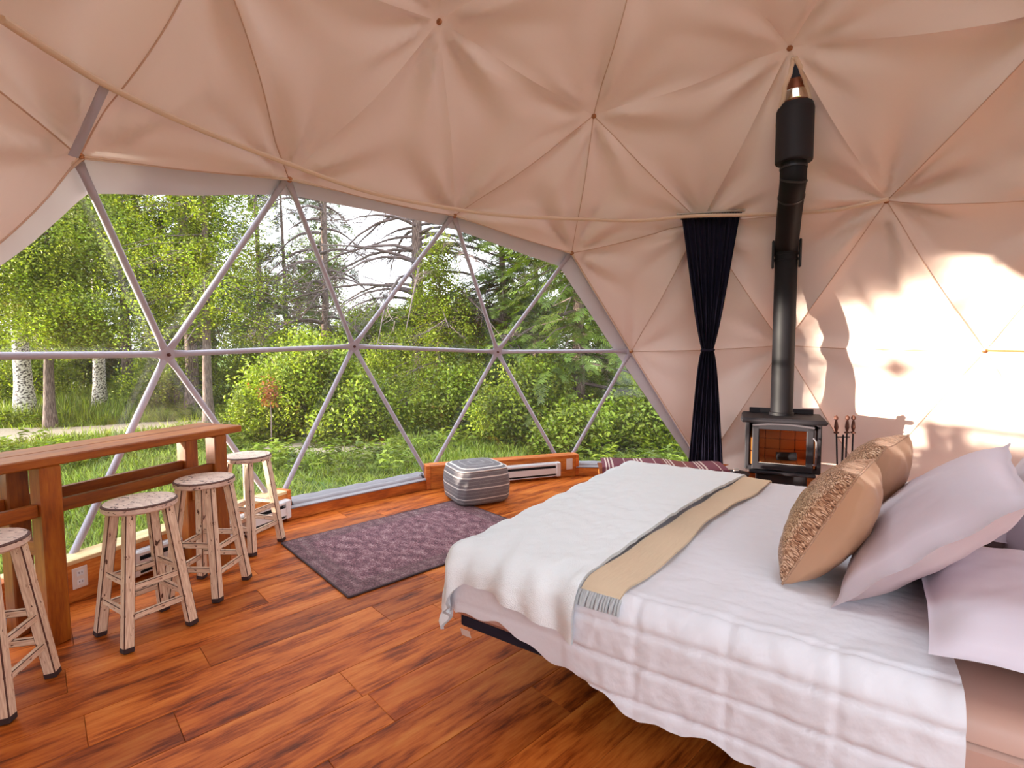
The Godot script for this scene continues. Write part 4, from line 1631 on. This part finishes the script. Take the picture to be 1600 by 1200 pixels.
	for k in 3:
		var tl := thing(names[k], Vector3(3.03 + [-0.06, 0.0, 0.055][k], 0.06, -4.62 + 0.05))
		tl.rotation.z = [0.06, 0.0, 0.0][k]
		var rod := MB.new()
		rod.tube([Vector3(0, 0.0, 0), Vector3(0, 0.60, 0)], [0.007], 8)
		put("rod", rod.mesh(), M.iron, tl)
		var hn := MB.new()
		hn.lathe([Vector2(0.001, 0.58), Vector2(0.022, 0.585), Vector2(0.022, 0.595), Vector2(0.008, 0.60), Vector2(0.018, 0.64), Vector2(0.012, 0.69), Vector2(0.006, 0.70), Vector2(0.018, 0.715), Vector2(0.018, 0.735), Vector2(0.001, 0.75)], 14)
		put("handle", hn.mesh(), M.worn, tl)
		var en := MB.new()
		if k == 0:
			en.tube([Vector3(0, 0.02, 0), Vector3(0, -0.03, 0), Vector3(0.03, -0.01, 0)], [0.006, 0.006, 0.003], 6)
		elif k == 1:
			en.box(Vector3(0.09, 0.12, 0.012), Vector3(0, 0.0, 0), 0.004)
		else:
			en.lathe([Vector2(0.001, -0.05), Vector2(0.035, -0.045), Vector2(0.022, 0.06), Vector2(0.001, 0.07)], 12)
		put(["hook", "blade", "bristles"][k], en.mesh(), M.iron, tl)
		tag(tl, labels[k], "fire tool", "fire tools on the stand")


func build_curtain() -> void:
	var d := Vector3(0.985, 0, 0.17).normalized()
	var z := d.cross(Vector3.UP)
	if z.z < 0:
		z = -z
	var c := Vector3(1.93, 0, -5.03)
	var top := 2.70
	var cu := thing("curtain")
	tag(cu, "dark navy curtain tied in at mid height, hanging left of the stove", "curtain")
	var mb := MB.new()
	var shape := func(y: float) -> float: # half width at a height
		if y > 1.40:
			return lerpf(0.048, 0.275, pow((y - 1.40) / (top - 1.40), 0.85))
		return lerpf(0.048, 0.185, pow((1.40 - y) / 1.37, 0.62))
	mb.grid(150, 70, func(u: float, t: float) -> Vector3:
		var y := lerpf(0.03, top, t)
		var w: float = shape.call(y)
		var amp := lerpf(0.030, 0.016, clampf((w - 0.05) / 0.22, 0, 1))
		var ph := u * TAU * 11.0
		var x := (u - 0.5) * 2.0 * w + 0.006 * sin(ph * 0.5 + 3.0 * y)
		var dz := amp * sin(ph + 0.5 * sin(y * 3.0)) + 0.006 * sin(ph * 2.3 + y * 4.0)
		return c + d * x + z * dz + Vector3(0, y, 0), false)
	put("cloth", mb.mesh(), M.curtain, cu)
	var hd := MB.new()
	hd.grid(100, 3, func(u: float, t: float) -> Vector3:
		return c + d * ((u - 0.5) * 0.56) + z * (0.018 + 0.006 * sin(u * 140.0)) + Vector3(0, top - 0.035 + 0.05 * t, 0), false)
	put("gathered_heading", hd.mesh(), M.curtain, cu)
	var tie := MB.new()
	var ring := []
	for k in 25:
		var a := TAU * k / 24.0
		ring.append(c + d * cos(a) * 0.056 + z * sin(a) * 0.042 + Vector3(0, 1.40 + 0.004 * sin(a * 3.0), 0))
	tie.tube(ring, [0.012], 8, false)
	put("tie_band", tie.mesh(), M.curtain, cu)
	var rd := thing("curtain_rod")
	tag(rd, "short pale curtain rod under the ceiling hem, carrying the navy curtain", "curtain rod")
	var rb := MB.new()
	rb.tube([c + d * -0.30 + Vector3(0, top + 0.025, 0), c + d * 0.30 + Vector3(0, top + 0.035, 0)], [0.010], 10)
	put("bar", rb.mesh(), M.rod, rd)
	for s in [-1.0, 1.0]:
		var f := MB.new()
		f.lathe([Vector2(0.001, -0.014), Vector2(0.014, -0.006), Vector2(0.014, 0.006), Vector2(0.001, 0.014)], 12)
		put("finial", f.mesh(), M.rod, rd, Transform3D(Basis(Vector3.UP, d, Vector3.UP.cross(d)), c + d * 0.305 * s + Vector3(0, top + 0.03 + 0.005 * s, 0)))
		var h := MB.new()
		h.tube([c + d * 0.22 * s + Vector3(0, top + 0.03, 0), c + d * 0.22 * s - z * 0.12 + Vector3(0, top + 0.06, 0), c + d * 0.22 * s - z * 0.26 + Vector3(0, top + 0.06, 0)], [0.006], 6)
		put("bracket", h.mesh(), M.rod, rd)


# ------------------------------------------------------------------ outdoors
const GROUND := -0.35
var sprays := {}

func ground_y(x: float, z: float) -> float:
	return GROUND + 0.05 * sin(x * 0.7) * cos(z * 0.6) * smoothstep(6.5, 9.0, Vector2(x - 1.06, z + 2.1).length()) + 0.03 * maxf(0.0, -z - 18.0)

func make_sprays() -> void:
	rng.seed = 99
	# broad leaves on a twig
	var mb := MB.new()
	for k in 22:
		var t := k / 21.0
		var o := Vector3(rng.randf_range(-0.12, 0.12), 0.46 * t - 0.18, rng.randf_range(-0.12, 0.12))
		leaf(mb, o, Basis.from_euler(Vector3(rng.randf_range(-1.2, 0.5), rng.randf() * TAU, rng.randf_range(-0.6, 0.6))), 0.068, 0.042)
	sprays.broad = mb.mesh()
	# a flat feathery branchlet of soft needles
	mb = MB.new()
	for k in 13:
		var t := k / 12.0
		for s in [-1.0, 1.0]:
			var o := Vector3(0, -0.05 * t * t, 0.42 * t - 0.05)
			var dirv := Vector3(s * (1.0 - 0.55 * t), rng.randf_range(-0.35, 0.1), 0.55).normalized()
			strip(mb, o, dirv, 0.17 * (1.0 - 0.5 * t), 0.019)
	sprays.needle = mb.mesh()
	# bare twigs
	mb = MB.new()
	for k in 9:
		var t := k / 8.0
		var s := 1.0 if k % 2 == 0 else -1.0
		var p := Vector3(0.02 * sin(k * 2.0), 0.02 * cos(k * 3.0), 0.62 * t)
		var q := p + Vector3(s * 0.16, rng.randf_range(-0.12, 0.08), 0.14)
		mb.tube([p, (p + q) / 2.0 + Vector3(0, 0.02, 0), q], [0.005, 0.004, 0.002], 3, false)
		mb.tube([(p + q) / 2.0, (p + q) / 2.0 + Vector3(s * 0.03, rng.randf_range(-0.1, 0.1), 0.12)], [0.0035, 0.0015], 3, false)
	mb.tube([Vector3(0, 0, 0), Vector3(0.03, 0.0, 0.35), Vector3(0, -0.03, 0.66)], [0.009, 0.006, 0.003], 4, false)
	sprays.twig = mb.mesh()
	# a tuft of grass
	mb = MB.new()
	for k in 11:
		var a := rng.randf() * TAU
		var o := Vector3(cos(a), 0, sin(a)) * rng.randf_range(0.0, 0.09)
		var lean := Vector3(cos(a), 0, sin(a)) * rng.randf_range(0.03, 0.12)
		var side := Vector3(-sin(a), 0, cos(a)) * 0.006
		var h := rng.randf_range(0.10, 0.2)
		var i := mb.v.size()
		mb.vert(o - side)
		mb.vert(o + side)
		mb.vert(o + lean * 0.45 + side * 0.8 + Vector3(0, h * 0.6, 0))
		mb.vert(o + lean * 0.45 - side * 0.8 + Vector3(0, h * 0.6, 0))
		mb.vert(o + lean + Vector3(0, h, 0))
		mb.tri(i, i + 1, i + 2)
		mb.tri(i, i + 2, i + 3)
		mb.tri(i + 3, i + 2, i + 4)
	sprays.grass = mb.mesh()
	# low broad-leaved weeds
	mb = MB.new()
	for k in 12:
		var a := rng.randf() * TAU
		var o := Vector3(cos(a) * 0.07, rng.randf_range(0.05, 0.24), sin(a) * 0.07)
		leaf(mb, o, Basis.from_euler(Vector3(rng.randf_range(-0.5, 0.3), a, 0)), 0.10, 0.055)
	sprays.weed = mb.mesh()

func leaf(mb: MB, o: Vector3, b: Basis, l: float, w: float) -> void:
	var i := mb.v.size()
	mb.vert(o)
	mb.vert(o + b * Vector3(w / 2, 0.012, l * 0.5))
	mb.vert(o + b * Vector3(0, -0.006, l))
	mb.vert(o + b * Vector3(-w / 2, 0.012, l * 0.5))
	mb.tri(i, i + 1, i + 2)
	mb.tri(i, i + 2, i + 3)

func strip(mb: MB, o: Vector3, d: Vector3, l: float, w: float) -> void:
	var s := d.cross(Vector3.UP).normalized() * w / 2
	var i := mb.v.size()
	mb.vert(o - s)
	mb.vert(o + s)
	mb.vert(o + d * l * 0.7 + s * 0.9)
	mb.vert(o + d * l * 0.7 - s * 0.9)
	mb.vert(o + d * l)
	mb.tri(i, i + 1, i + 2)
	mb.tri(i, i + 2, i + 3)
	mb.tri(i + 3, i + 2, i + 4)

func scatter(called: String, parent: Node, mesh: Mesh, m: Material, list: Array, tints: Array) -> MultiMeshInstance3D:
	var mm := MultiMesh.new()
	mm.transform_format = MultiMesh.TRANSFORM_3D
	mm.use_colors = true
	mm.mesh = mesh
	mm.instance_count = list.size()
	for i in list.size():
		mm.set_instance_transform(i, list[i])
		mm.set_instance_color(i, tints[i])
	var o := MultiMeshInstance3D.new()
	o.name = name_for(called, parent)
	o.multimesh = mm
	o.material_override = m
	o.set_meta("kind", "stuff")
	parent.add_child(o, true)
	return o

func tint(lo: float, hi: float, yellow := 0.0) -> Color:
	var k := lerpf(lo * 0.7, hi * 1.15, pow(rng.randf(), 1.2))
	return Color(k * (1.0 + yellow * rng.randf_range(0.0, 0.4)), k, k * rng.randf_range(0.6, 1.0))

func trunk(parent: Node, h: float, r: float, m: Material, lean := Vector2.ZERO, called := "trunk") -> void:
	var mb := MB.new()
	var line := []
	var rad := []
	for k in 11:
		var t := k / 10.0
		line.append(Vector3(lean.x * t * t + 0.04 * sin(t * 7.0 + r * 40.0), h * t - 0.15, lean.y * t * t + 0.03 * cos(t * 5.0)))
		rad.append(r * (1.0 + 0.5 * exp(-t * 16.0)) * (1.0 - 0.8 * t))
	mb.tube(line, rad, 12)
	put(called, mb.mesh(), m, parent)

func tree(called: String, label: String, category: String, group: String, at: Vector2) -> Node3D:
	var t := thing(called, Vector3(at.x, ground_y(at.x, at.y), at.y))
	tag(t, label, category, group)
	return t

func leafy(t: Node3D, blobs: Array, n: int, lo: float, hi: float, yellow: float, size := 1.0, mesh: Mesh = null, m: Material = null, called := "foliage") -> void:
	# blobs of [centre, radii]; sprays lie mostly near their skins
	var list := []
	var tints := []
	for i in n:
		var b: Array = blobs[rng.randi_range(0, blobs.size() - 1)]
		var d := Vector3(rng.randfn(), rng.randfn(), rng.randfn()).normalized() * pow(rng.randf(), 0.45)
		var p: Vector3 = b[0] + d * b[1]
		if p.y + t.position.y < GROUND + 0.05:
			continue
		var s := size * rng.randf_range(0.7, 1.35)
		list.append(Transform3D(Basis.from_euler(Vector3(rng.randf_range(-0.9, 0.6), rng.randf() * TAU, rng.randf_range(-0.5, 0.5))).scaled(Vector3(s, s, s)), p))
		tints.append(tint(lo, hi, yellow))
	scatter(called, t, mesh if mesh else sprays.broad, m if m else M.leaf, list, tints)

func conifer(t: Node3D, h: float, base: float, reach: float, n: int, lo: float, hi: float, yellow: float, r := 0.14, size := 1.0, droop := 0.25, tufts := false) -> void:
	trunk(t, h, r, M.bark)
	var list := []
	var tints := []
	var br := MB.new()
	for i in n:
		var f := pow(rng.randf(), 0.8)
		var y := lerpf(base, h, f)
		var l := reach * (1.0 - f * 0.93) * rng.randf_range(0.75, 1.1) + 0.12
		var a := rng.randf() * TAU
		var d := Vector3(cos(a), 0, sin(a))
		var side := Vector3(-sin(a), 0, cos(a))
		if i % 3 == 0:
			br.tube([Vector3(0, y, 0), Vector3(0, y - droop * l * 0.3, 0) + d * l * 0.5, Vector3(0, y - droop * l, 0) + d * l], [0.025 * (1.2 - f), 0.015 * (1.2 - f), 0.004], 4, false)
		var steps := maxi(2, int(l / (0.26 * size)))
		for s in steps:
			var q := (s + 0.7) / steps
			var p := d * l * q + Vector3(0, y - droop * l * q * q, 0) + side * rng.randf_range(-0.25, 0.25) * l * q + Vector3(0, rng.randf_range(-0.12, 0.06), 0)
			var sc := size * rng.randf_range(0.75, 1.3)
			var yaw := atan2(d.x, d.z) + rng.randf_range(-0.9, 0.9)
			list.append(Transform3D(Basis.from_euler(Vector3(rng.randf_range(-0.1, 0.6), yaw, rng.randf_range(-0.4, 0.4))).scaled(Vector3(sc, sc, sc)), p))
			tints.append(tint(lo, hi, yellow))
	put("branches", br.mesh(), M.twig, t)
	scatter("foliage", t, sprays.broad if tufts else sprays.needle, M.leaf if tufts else M.needle, list, tints)

func dead_tree(t: Node3D, h: float, r: float, n: int, base: float, reach: float, twigs: int, lean := Vector2.ZERO) -> void:
	trunk(t, h, r, M.bark, lean)
	var br := MB.new()
	var list := []
	var tints := []
	for i in n:
		var f := rng.randf()
		var y := lerpf(base, h, f)
		var l := reach * (1.0 - f * 0.55) * rng.randf_range(0.5, 1.1)
		var a := rng.randf() * TAU
		var d := Vector3(cos(a), 0, sin(a))
		var side := Vector3(-sin(a), 0, cos(a))
		var bend := rng.randf_range(-0.3, 0.3)
		var drop := rng.randf_range(0.15, 0.55)
		var pts := []
		for s in 6:
			var q := s / 5.0
			pts.append(d * l * q + Vector3(0, y + 0.25 * l * q - drop * l * q * q * 1.5, 0) + side * bend * l * q * q)
		br.tube(pts, [0.05, 0.042, 0.033, 0.025, 0.016, 0.006], 6, false)
		for s in twigs:
			var q := rng.randf_range(0.2, 1.0)
			var k := clampi(int(q * 5.0), 0, 4)
			var p: Vector3 = pts[k].lerp(pts[k + 1], q * 5.0 - k)
			var yaw := atan2(d.x, d.z) + rng.randf_range(-1.3, 1.3)
			var sc := rng.randf_range(0.7, 1.5)
			list.append(Transform3D(Basis.from_euler(Vector3(rng.randf_range(-0.3, 0.8), yaw, rng.randf() * TAU)).scaled(Vector3(sc, sc, sc)), p))
			tints.append(Color.WHITE)
	put("branches", br.mesh(), M.twig, t)
	scatter("twigs", t, sprays.twig, M.twig, list, tints)

func build_outdoors() -> void:
	make_sprays()
	rng.seed = 2024
	var gm := MB.new()
	gm.grid(90, 70, func(u: float, t: float) -> Vector3:
		var x := lerpf(-60, 40, u)
		var z := lerpf(22, -60, t)
		var y := ground_y(x, z)
		if Vector2(x - 1.06, z + 2.1).length() < 4.6:
			y = -0.45
		return Vector3(x, y, z), false)
	put("ground", gm.mesh(), M.ground)
	tag(get_node("ground"), "grassy forest floor outside the dome window", "ground", "", "structure")
	# pale gravel path
	var pa := [Vector2(-14.0, -7.6), Vector2(-10.0, -8.9), Vector2(-7.6, -9.9), Vector2(-6.0, -11.2), Vector2(-5.1, -12.5)]
	var pb := [Vector2(-14.0, -11.6), Vector2(-10.6, -11.9), Vector2(-8.4, -12.7), Vector2(-6.9, -13.4), Vector2(-5.5, -13.6)]
	var pm := MB.new()
	pm.grid(40, 6, func(u: float, t: float) -> Vector3:
		var k := clampi(int(u * 4.0), 0, 3)
		var f := u * 4.0 - k
		var a: Vector2 = pa[k].lerp(pa[k + 1], f)
		var b: Vector2 = pb[k].lerp(pb[k + 1], f)
		var p := a.lerp(b, t) + Vector2(0.1 * sin(u * 40.0), 0.12 * sin(u * 33.0 + t * 4.0))
		return Vector3(p.x, ground_y(p.x, p.y) + 0.02 + 0.012 * sin(t * PI), p.y), false)
	put("path", pm.mesh(), M.gravel)
	tag(get_node("path"), "pale gravel path crossing the clearing beyond the bar", "path", "", "structure")
	pm = MB.new()
	pm.grid(24, 5, func(u: float, t: float) -> Vector3:
		var p := Vector2(lerpf(-4.5, -2.2, u), lerpf(-8.3, -9.6, t) - 0.5 * u + 0.2 * sin(u * 17.0))
		return Vector3(p.x, ground_y(p.x, p.y) + 0.015, p.y), false)
	put("gravel_patch", pm.mesh(), M.gravel)
	tag(get_node("gravel_patch"), "thin strip of pale gravel in the grass just past the stools", "gravel", "", "stuff")

	# grass
	var list := []
	var tints := []
	for i in 52000:
		var z := -lerpf(1.8, 30.0, pow(rng.randf(), 1.3))
		var x := lerpf(1.08 * z - 1.5, 0.42 * -z + 1.0, rng.randf())
		if Vector2(x - 1.06, z + 2.1).length() < 4.2 or on_path(x, z) and rng.randf() > 0.03:
			continue
		var tall := 0.75 + 0.35 * sin(x * 0.9) * sin(z * 0.8)
		if z < -12.2 and x < -6.0 or z < -13.0:
			tall *= 2.2
		var s := tall * rng.randf_range(0.6, 1.3)
		list.append(Transform3D(Basis(Vector3.UP, rng.randf() * TAU).scaled(Vector3(1.3, s, 1.3) * (0.8 + 0.03 * -z)), Vector3(x, ground_y(x, z) - 0.01, z)))
		tints.append(tint(0.55, 1.25, 0.8))
	scatter("grass", self, sprays.grass, M.grass, list, tints)
	tag(get_node("grass"), "long bright green grass growing in the clearing outside", "grass", "", "stuff")
	list = []
	tints = []
	for i in 5200:
		var z := -lerpf(7.0, 24.0, rng.randf())
		var x := lerpf(1.05 * z - 1.0, 0.4 * -z, rng.randf())
		if on_path(x, z) or sin(x * 1.3 + 2.0) * sin(z * 1.1) < -0.05 and z > -14.0:
			continue
		var s := rng.randf_range(0.6, 1.5)
		list.append(Transform3D(Basis(Vector3.UP, rng.randf() * TAU).scaled(Vector3(s, s, s)), Vector3(x, ground_y(x, z), z)))
		tints.append(tint(0.5, 1.2, 0.6))
	scatter("weeds", self, sprays.weed, M.leaf, list, tints)
	tag(get_node("weeds"), "leafy low weeds scattered among the grass outside", "weeds", "", "stuff")

	# --- trees that can be told apart
	var t := tree("birch_tree", "white barked birch with black flecks, nearer the picture's left edge", "tree", "", Vector2(-12.6, -13.1))
	trunk(t, 11.0, 0.19, M.birch)
	leafy(t, [[Vector3(0.2, 5.2, 0.5), Vector3(2.4, 1.5, 2.0)], [Vector3(-0.8, 7.6, 0), Vector3(2.6, 2.0, 2.4)], [Vector3(1.4, 4.0, 0.8), Vector3(1.6, 1.1, 1.6)]], 1500, 0.55, 1.25, 0.7)
	t = tree("birch_tree", "slim white birch trunk standing among dark spruces behind the bar", "tree", "", Vector2(-11.6, -14.3))
	trunk(t, 10.0, 0.15, M.birch, Vector2(0.2, 0))
	leafy(t, [[Vector3(0, 7.2, 0), Vector3(2.2, 2.0, 2.0)], [Vector3(0.9, 5.2, 0.3), Vector3(1.6, 1.0, 1.4)]], 900, 0.5, 1.15, 0.7)
	t = tree("maple_tree", "bright green leafy tree filling the window's upper left corner", "tree", "", Vector2(-10.8, -11.9))
	trunk(t, 7.5, 0.11, M.bark, Vector2(0.5, 0.3))
	leafy(t, [[Vector3(-0.6, 3.2, 0.3), Vector3(1.5, 1.3, 1.3)], [Vector3(0.9, 4.3, 0.2), Vector3(1.6, 1.2, 1.4)], [Vector3(0.0, 5.6, 0), Vector3(1.7, 1.2, 1.5)], [Vector3(-1.8, 4.6, 0.2), Vector3(1.4, 1.4, 1.3)], [Vector3(1.0, 2.4, 0.5), Vector3(1.0, 0.7, 0.9)]], 2600, 0.6, 1.4, 0.8)
	t = tree("larch_tree", "pale yellow green larch between the two upper left struts", "tree", "", Vector2(-6.9, -11.6))
	conifer(t, 8.5, 2.3, 2.3, 340, 0.6, 1.35, 0.9, 0.10, 0.85, 0.3, true)
	t = tree("dark_spruce", "dark spruce with bare lower trunk behind the second window hub", "tree", "", Vector2(-9.2, -14.6))
	conifer(t, 11.0, 2.6, 2.2, 240, 0.28, 0.7, 0.3, 0.17, 1.1)
	t = tree("dead_conifer", "bare dead conifer with twisted grey branches against the white sky", "tree", "", Vector2(-2.45, -13.6))
	dead_tree(t, 11.0, 0.21, 90, 2.0, 3.8, 7)
	leafy(t, [[Vector3(-0.2, 2.6, 0.3), Vector3(1.5, 0.6, 1.2)]], 120, 0.6, 1.2, 0.9, 0.9, sprays.needle, M.needle)
	t = tree("dead_conifer", "slimmer leafless conifer reaching branches left of the dead one", "tree", "", Vector2(-5.6, -15.2))
	dead_tree(t, 9.0, 0.12, 44, 2.2, 2.6, 6, Vector2(0.3, 0))
	t = tree("green_spruce", "dense mid green spruce at the window's right end", "tree", "", Vector2(1.35, -10.6))
	conifer(t, 8.6, 0.5, 2.2, 420, 0.5, 1.2, 0.5, 0.15, 1.0, 0.35)
	t = tree("green_spruce", "tall green spruce beside the right end spruce, left of it", "tree", "", Vector2(-0.25, -12.8))
	conifer(t, 7.6, 0.8, 2.1, 330, 0.5, 1.15, 0.5, 0.13, 1.0, 0.35)
	t = tree("larch_tree", "young lime green larch in front of the dead conifer", "tree", "", Vector2(-1.7, -11.9))
	conifer(t, 4.3, 0.6, 1.6, 280, 0.75, 1.45, 0.8, 0.07, 0.8, 0.25, true)
	t = tree("spruce_stump", "short broken spruce stump by the foot of the right end spruce", "stump", "", Vector2(1.55, -8.9))
	trunk(t, 0.75, 0.13, M.bark)
	# bushes
	var bush_list := [
		[Vector2(-4.25, -10.3), 1.15, 1.75, "big round leafy bush with a reddish shoot, in the middle of the clearing", 1500],
		[Vector2(-5.3, -12.2), 1.0, 1.6, "leafy bush just left of and behind the big round bush", 800],
		[Vector2(-3.0, -9.9), 0.8, 1.0, "low leafy bush right of the big round bush", 700],
		[Vector2(-1.2, -10.6), 0.9, 1.2, "leafy bush in front of the young lime green larch", 800],
		[Vector2(0.3, -9.7), 0.95, 1.3, "leafy bush at the foot of the tall green spruce", 900],
		[Vector2(1.0, -8.3), 0.6, 0.6, "small leafy shrub beside the broken stump", 420],
		[Vector2(2.4, -8.8), 0.8, 0.9, "leafy shrub at the window's lower right corner", 600],
		[Vector2(-7.7, -15.6), 1.3, 2.0, "tall leafy bush at the forest edge left of the clearing", 900],
		[Vector2(-10.0, -15.0), 1.3, 1.5, "leafy bush at the foot of the slim birch", 700],
		[Vector2(-14.0, -14.6), 1.6, 1.8, "leafy bush at the foot of the flecked birch", 800],
		[Vector2(-3.6, -14.6), 1.3, 1.9, "leafy bush at the foot of the dead conifer", 900],
		[Vector2(-0.9, -15.0), 1.5, 2.2, "tall leafy bush far behind the lime green larch", 900]]
	for b in bush_list:
		t = tree("leafy_bush", b[3], "bush", "", b[0])
		var r: float = b[1]
		var h: float = b[2]
		var st := MB.new()
		for k in 7:
			var a := TAU * k / 7.0
			st.tube([Vector3(0, -0.05, 0), Vector3(cos(a) * r * 0.2, h * 0.5, sin(a) * r * 0.2), Vector3(cos(a) * r * 0.5, h * 0.95, sin(a) * r * 0.5)], [0.018, 0.012, 0.005], 5, false)
		put("stems", st.mesh(), M.twig, t)
		leafy(t, [[Vector3(0, h * 0.5, 0), Vector3(r, h * 0.55, r)], [Vector3(r * 0.3, h * 0.75, 0), Vector3(r * 0.6, h * 0.4, r * 0.6)], [Vector3(-r * 0.5, h * 0.3, 0.2), Vector3(r * 0.6, h * 0.35, r * 0.6)]], b[4], 0.6, 1.35, 0.7)
	t = tree("red_shoot", "upright shoot of rusty red leaves before the big round bush", "plant", "", Vector2(-4.35, -9.1))
	var sh := MB.new()
	sh.tube([Vector3(0, 0, 0), Vector3(0.02, 0.6, 0), Vector3(0.0, 1.1, 0)], [0.012, 0.009, 0.004], 5, false)
	put("stem", sh.mesh(), M.twig, t)
	leafy(t, [[Vector3(0, 0.95, 0), Vector3(0.08, 0.14, 0.08)]], 16, 0.8, 1.2, 0.0, 0.8, sprays.broad, M.red_leaf)
	# stones and a bank of bare earth
	for s in [[Vector2(-3.55, -11.6), 0.32, "pale boulder in the grass right of the big round bush"], [Vector2(-3.9, -15.2), 0.5, "flat pale boulder farther back under the dead conifer"], [Vector2(-2.9, -15.9), 0.42, "reddish earth mound at the dead conifer's roots"]]:
		t = tree("boulder", s[2], "rock" if s != null else "", "", s[0])
		var mb := MB.new()
		var nz := noise(1.0, int(s[1] * 100), 3)
		var rr: float = s[1]
		mb.grid(20, 12, func(u: float, v: float) -> Vector3:
			var a := TAU * u
			var e := PI * (v - 0.5)
			var d := Vector3(cos(a) * cos(e), sin(e) * 0.6, sin(a) * cos(e))
			return d * rr * (1.0 + 0.35 * nz.get_noise_3dv(d * 1.5 + Vector3(5, 0, 0) * cos(e) * 0.0)), true)
		put("rock", mb.mesh(), M.clay if rr == 0.42 else M.stone, t)
	# --- the forest behind: dark spruces and leafy trees one cannot tell apart
	var back := [
		Vector2(-18.0, -17.5), Vector2(-15.6, -17.0), Vector2(-13.3, -17.6), Vector2(-11.2, -18.3), Vector2(-9.6, -19.5), Vector2(-20.5, -22.0), Vector2(-17.0, -22.5), Vector2(-13.5, -23.0), Vector2(-10.6, -24.0),
		Vector2(-14.4, -15.6), Vector2(-17.0, -15.2), Vector2(-24.5, -23.5), Vector2(-7.8, -21.5), Vector2(1.9, -14.6), Vector2(3.9, -13.6), Vector2(5.8, -17.5), Vector2(3.4, -18.5), Vector2(0.9, -19.5)]
	for p: Vector2 in back:
		t = tree("forest_spruce", "tall dim spruce in the forest behind the clearing", "tree", "forest spruces behind the clearing", p)
		conifer(t, rng.randf_range(9.0, 13.0), rng.randf_range(1.6, 3.0), rng.randf_range(1.7, 2.4), 150, 0.25, 0.75, 0.4, rng.randf_range(0.12, 0.2), 1.5)
	var far := [Vector2(-7.0, -26.0), Vector2(-4.6, -24.5), Vector2(-2.2, -25.5), Vector2(0.2, -26.5), Vector2(-9.0, -30.0), Vector2(-6.0, -31.0), Vector2(-3.0, -31.0), Vector2(0.0, -32.0), Vector2(3.5, -29.0), Vector2(7.0, -27.0), Vector2(-12.5, -32.0), Vector2(-17.0, -32.0), Vector2(-22.0, -31.0), Vector2(-27.0, -30.0)]
	for p: Vector2 in far:
		t = tree("forest_thicket", "low leafy tree closing the view far behind the clearing", "tree", "leafy trees far behind", p)
		var h := rng.randf_range(3.4, 4.4) if p.x > -9.5 and p.x < 1.0 else rng.randf_range(6.0, 9.0)
		trunk(t, h * 0.9, 0.10, M.bark)
		leafy(t, [[Vector3(0, h * 0.35, 0), Vector3(2.4, h * 0.36, 2.0)], [Vector3(0.5, h * 0.7, 0), Vector3(1.8, h * 0.3, 1.6)]], 700, 0.35, 0.95, 0.5, 1.9)
	# leafy trees outside the picture whose crowns cut the low sun off the left part of the wall
	for p in [[Vector2(-9.0, -3.25), 0.0], [Vector2(-11.5, -4.0), 1.0]]:
		t = tree("shade_tree", ["leafy tree outside the window beyond the picture's left edge, nearer", "leafy tree outside the window beyond the picture's left edge, farther"][int(p[1])], "tree", "", p[0])
		trunk(t, 6.5, 0.14, M.bark)
		var crown := [[Vector3(0, 2.2, -0.5), Vector3(1.2, 1.9, 1.0)], [Vector3(0.2, 4.0, -0.4), Vector3(1.6, 1.6, 1.3)], [Vector3(0.0, 1.8, -2.0), Vector3(1.4, 2.0, 1.2)]]
		if p[1] < 0.5:
			crown.append([Vector3(0, 3.5, 0.75), Vector3(0.9, 0.85, 0.8)])
		leafy(t, crown, 5200, 0.6, 1.3, 0.7, 1.3)
	t = tree("leafy_bush", "low leafy bush outside the window beyond the picture's left edge", "bush", "", Vector2(-8.4, -0.7))
	leafy(t, [[Vector3(0, 0.6, -0.3), Vector3(0.8, 0.75, 0.75)], [Vector3(0, 0.6, 0.5), Vector3(0.8, 0.75, 0.8)], [Vector3(-0.6, 0.6, 0.0), Vector3(0.8, 0.75, 1.0)], [Vector3(0, 0.4, -1.1), Vector3(0.8, 0.7, 0.5)]], 4200, 0.6, 1.3, 0.7, 1.0)
	t = tree("leafy_bush", "second low leafy bush outside the window, at the nearer shade tree's foot", "bush", "", Vector2(-8.2, -3.8))
	leafy(t, [[Vector3(0, 0.7, 0), Vector3(0.8, 0.9, 0.75)], [Vector3(0, 0.7, -0.9), Vector3(0.8, 0.9, 0.8)]], 2600, 0.6, 1.3, 0.7, 1.1)
	for k in 16:
		var p := Vector2(lerpf(-26.0, -7.5, k / 15.0) + rng.randf_range(-0.4, 0.4), -20.5 + 2.0 * sin(k * 1.9))
		t = tree("undergrowth_bush", "dim leafy undergrowth between the forest spruces", "bush", "undergrowth behind the clearing", p)
		leafy(t, [[Vector3(0, 1.0, 0), Vector3(1.3, 1.1, 1.0)], [Vector3(0.7, 1.5, 0), Vector3(0.9, 0.8, 0.8)]], 420, 0.3, 0.9, 0.5, 1.6)

func on_path(x: float, z: float) -> bool:
	if x > -5.3 or x < -16.0:
		return x > -4.5 and x < -2.2 and z < -8.4 and z > -9.9
	var lo := lerpf(-8.9, -12.3, clampf((x + 10.0) / 4.9, 0, 1)) if x > -10.0 else lerpf(-7.6, -8.9, (x + 14.0) / 4.0)
	var hi := lerpf(-11.9, -13.6, clampf((x + 10.6) / 5.1, 0, 1))
	return z < lo and z > hi
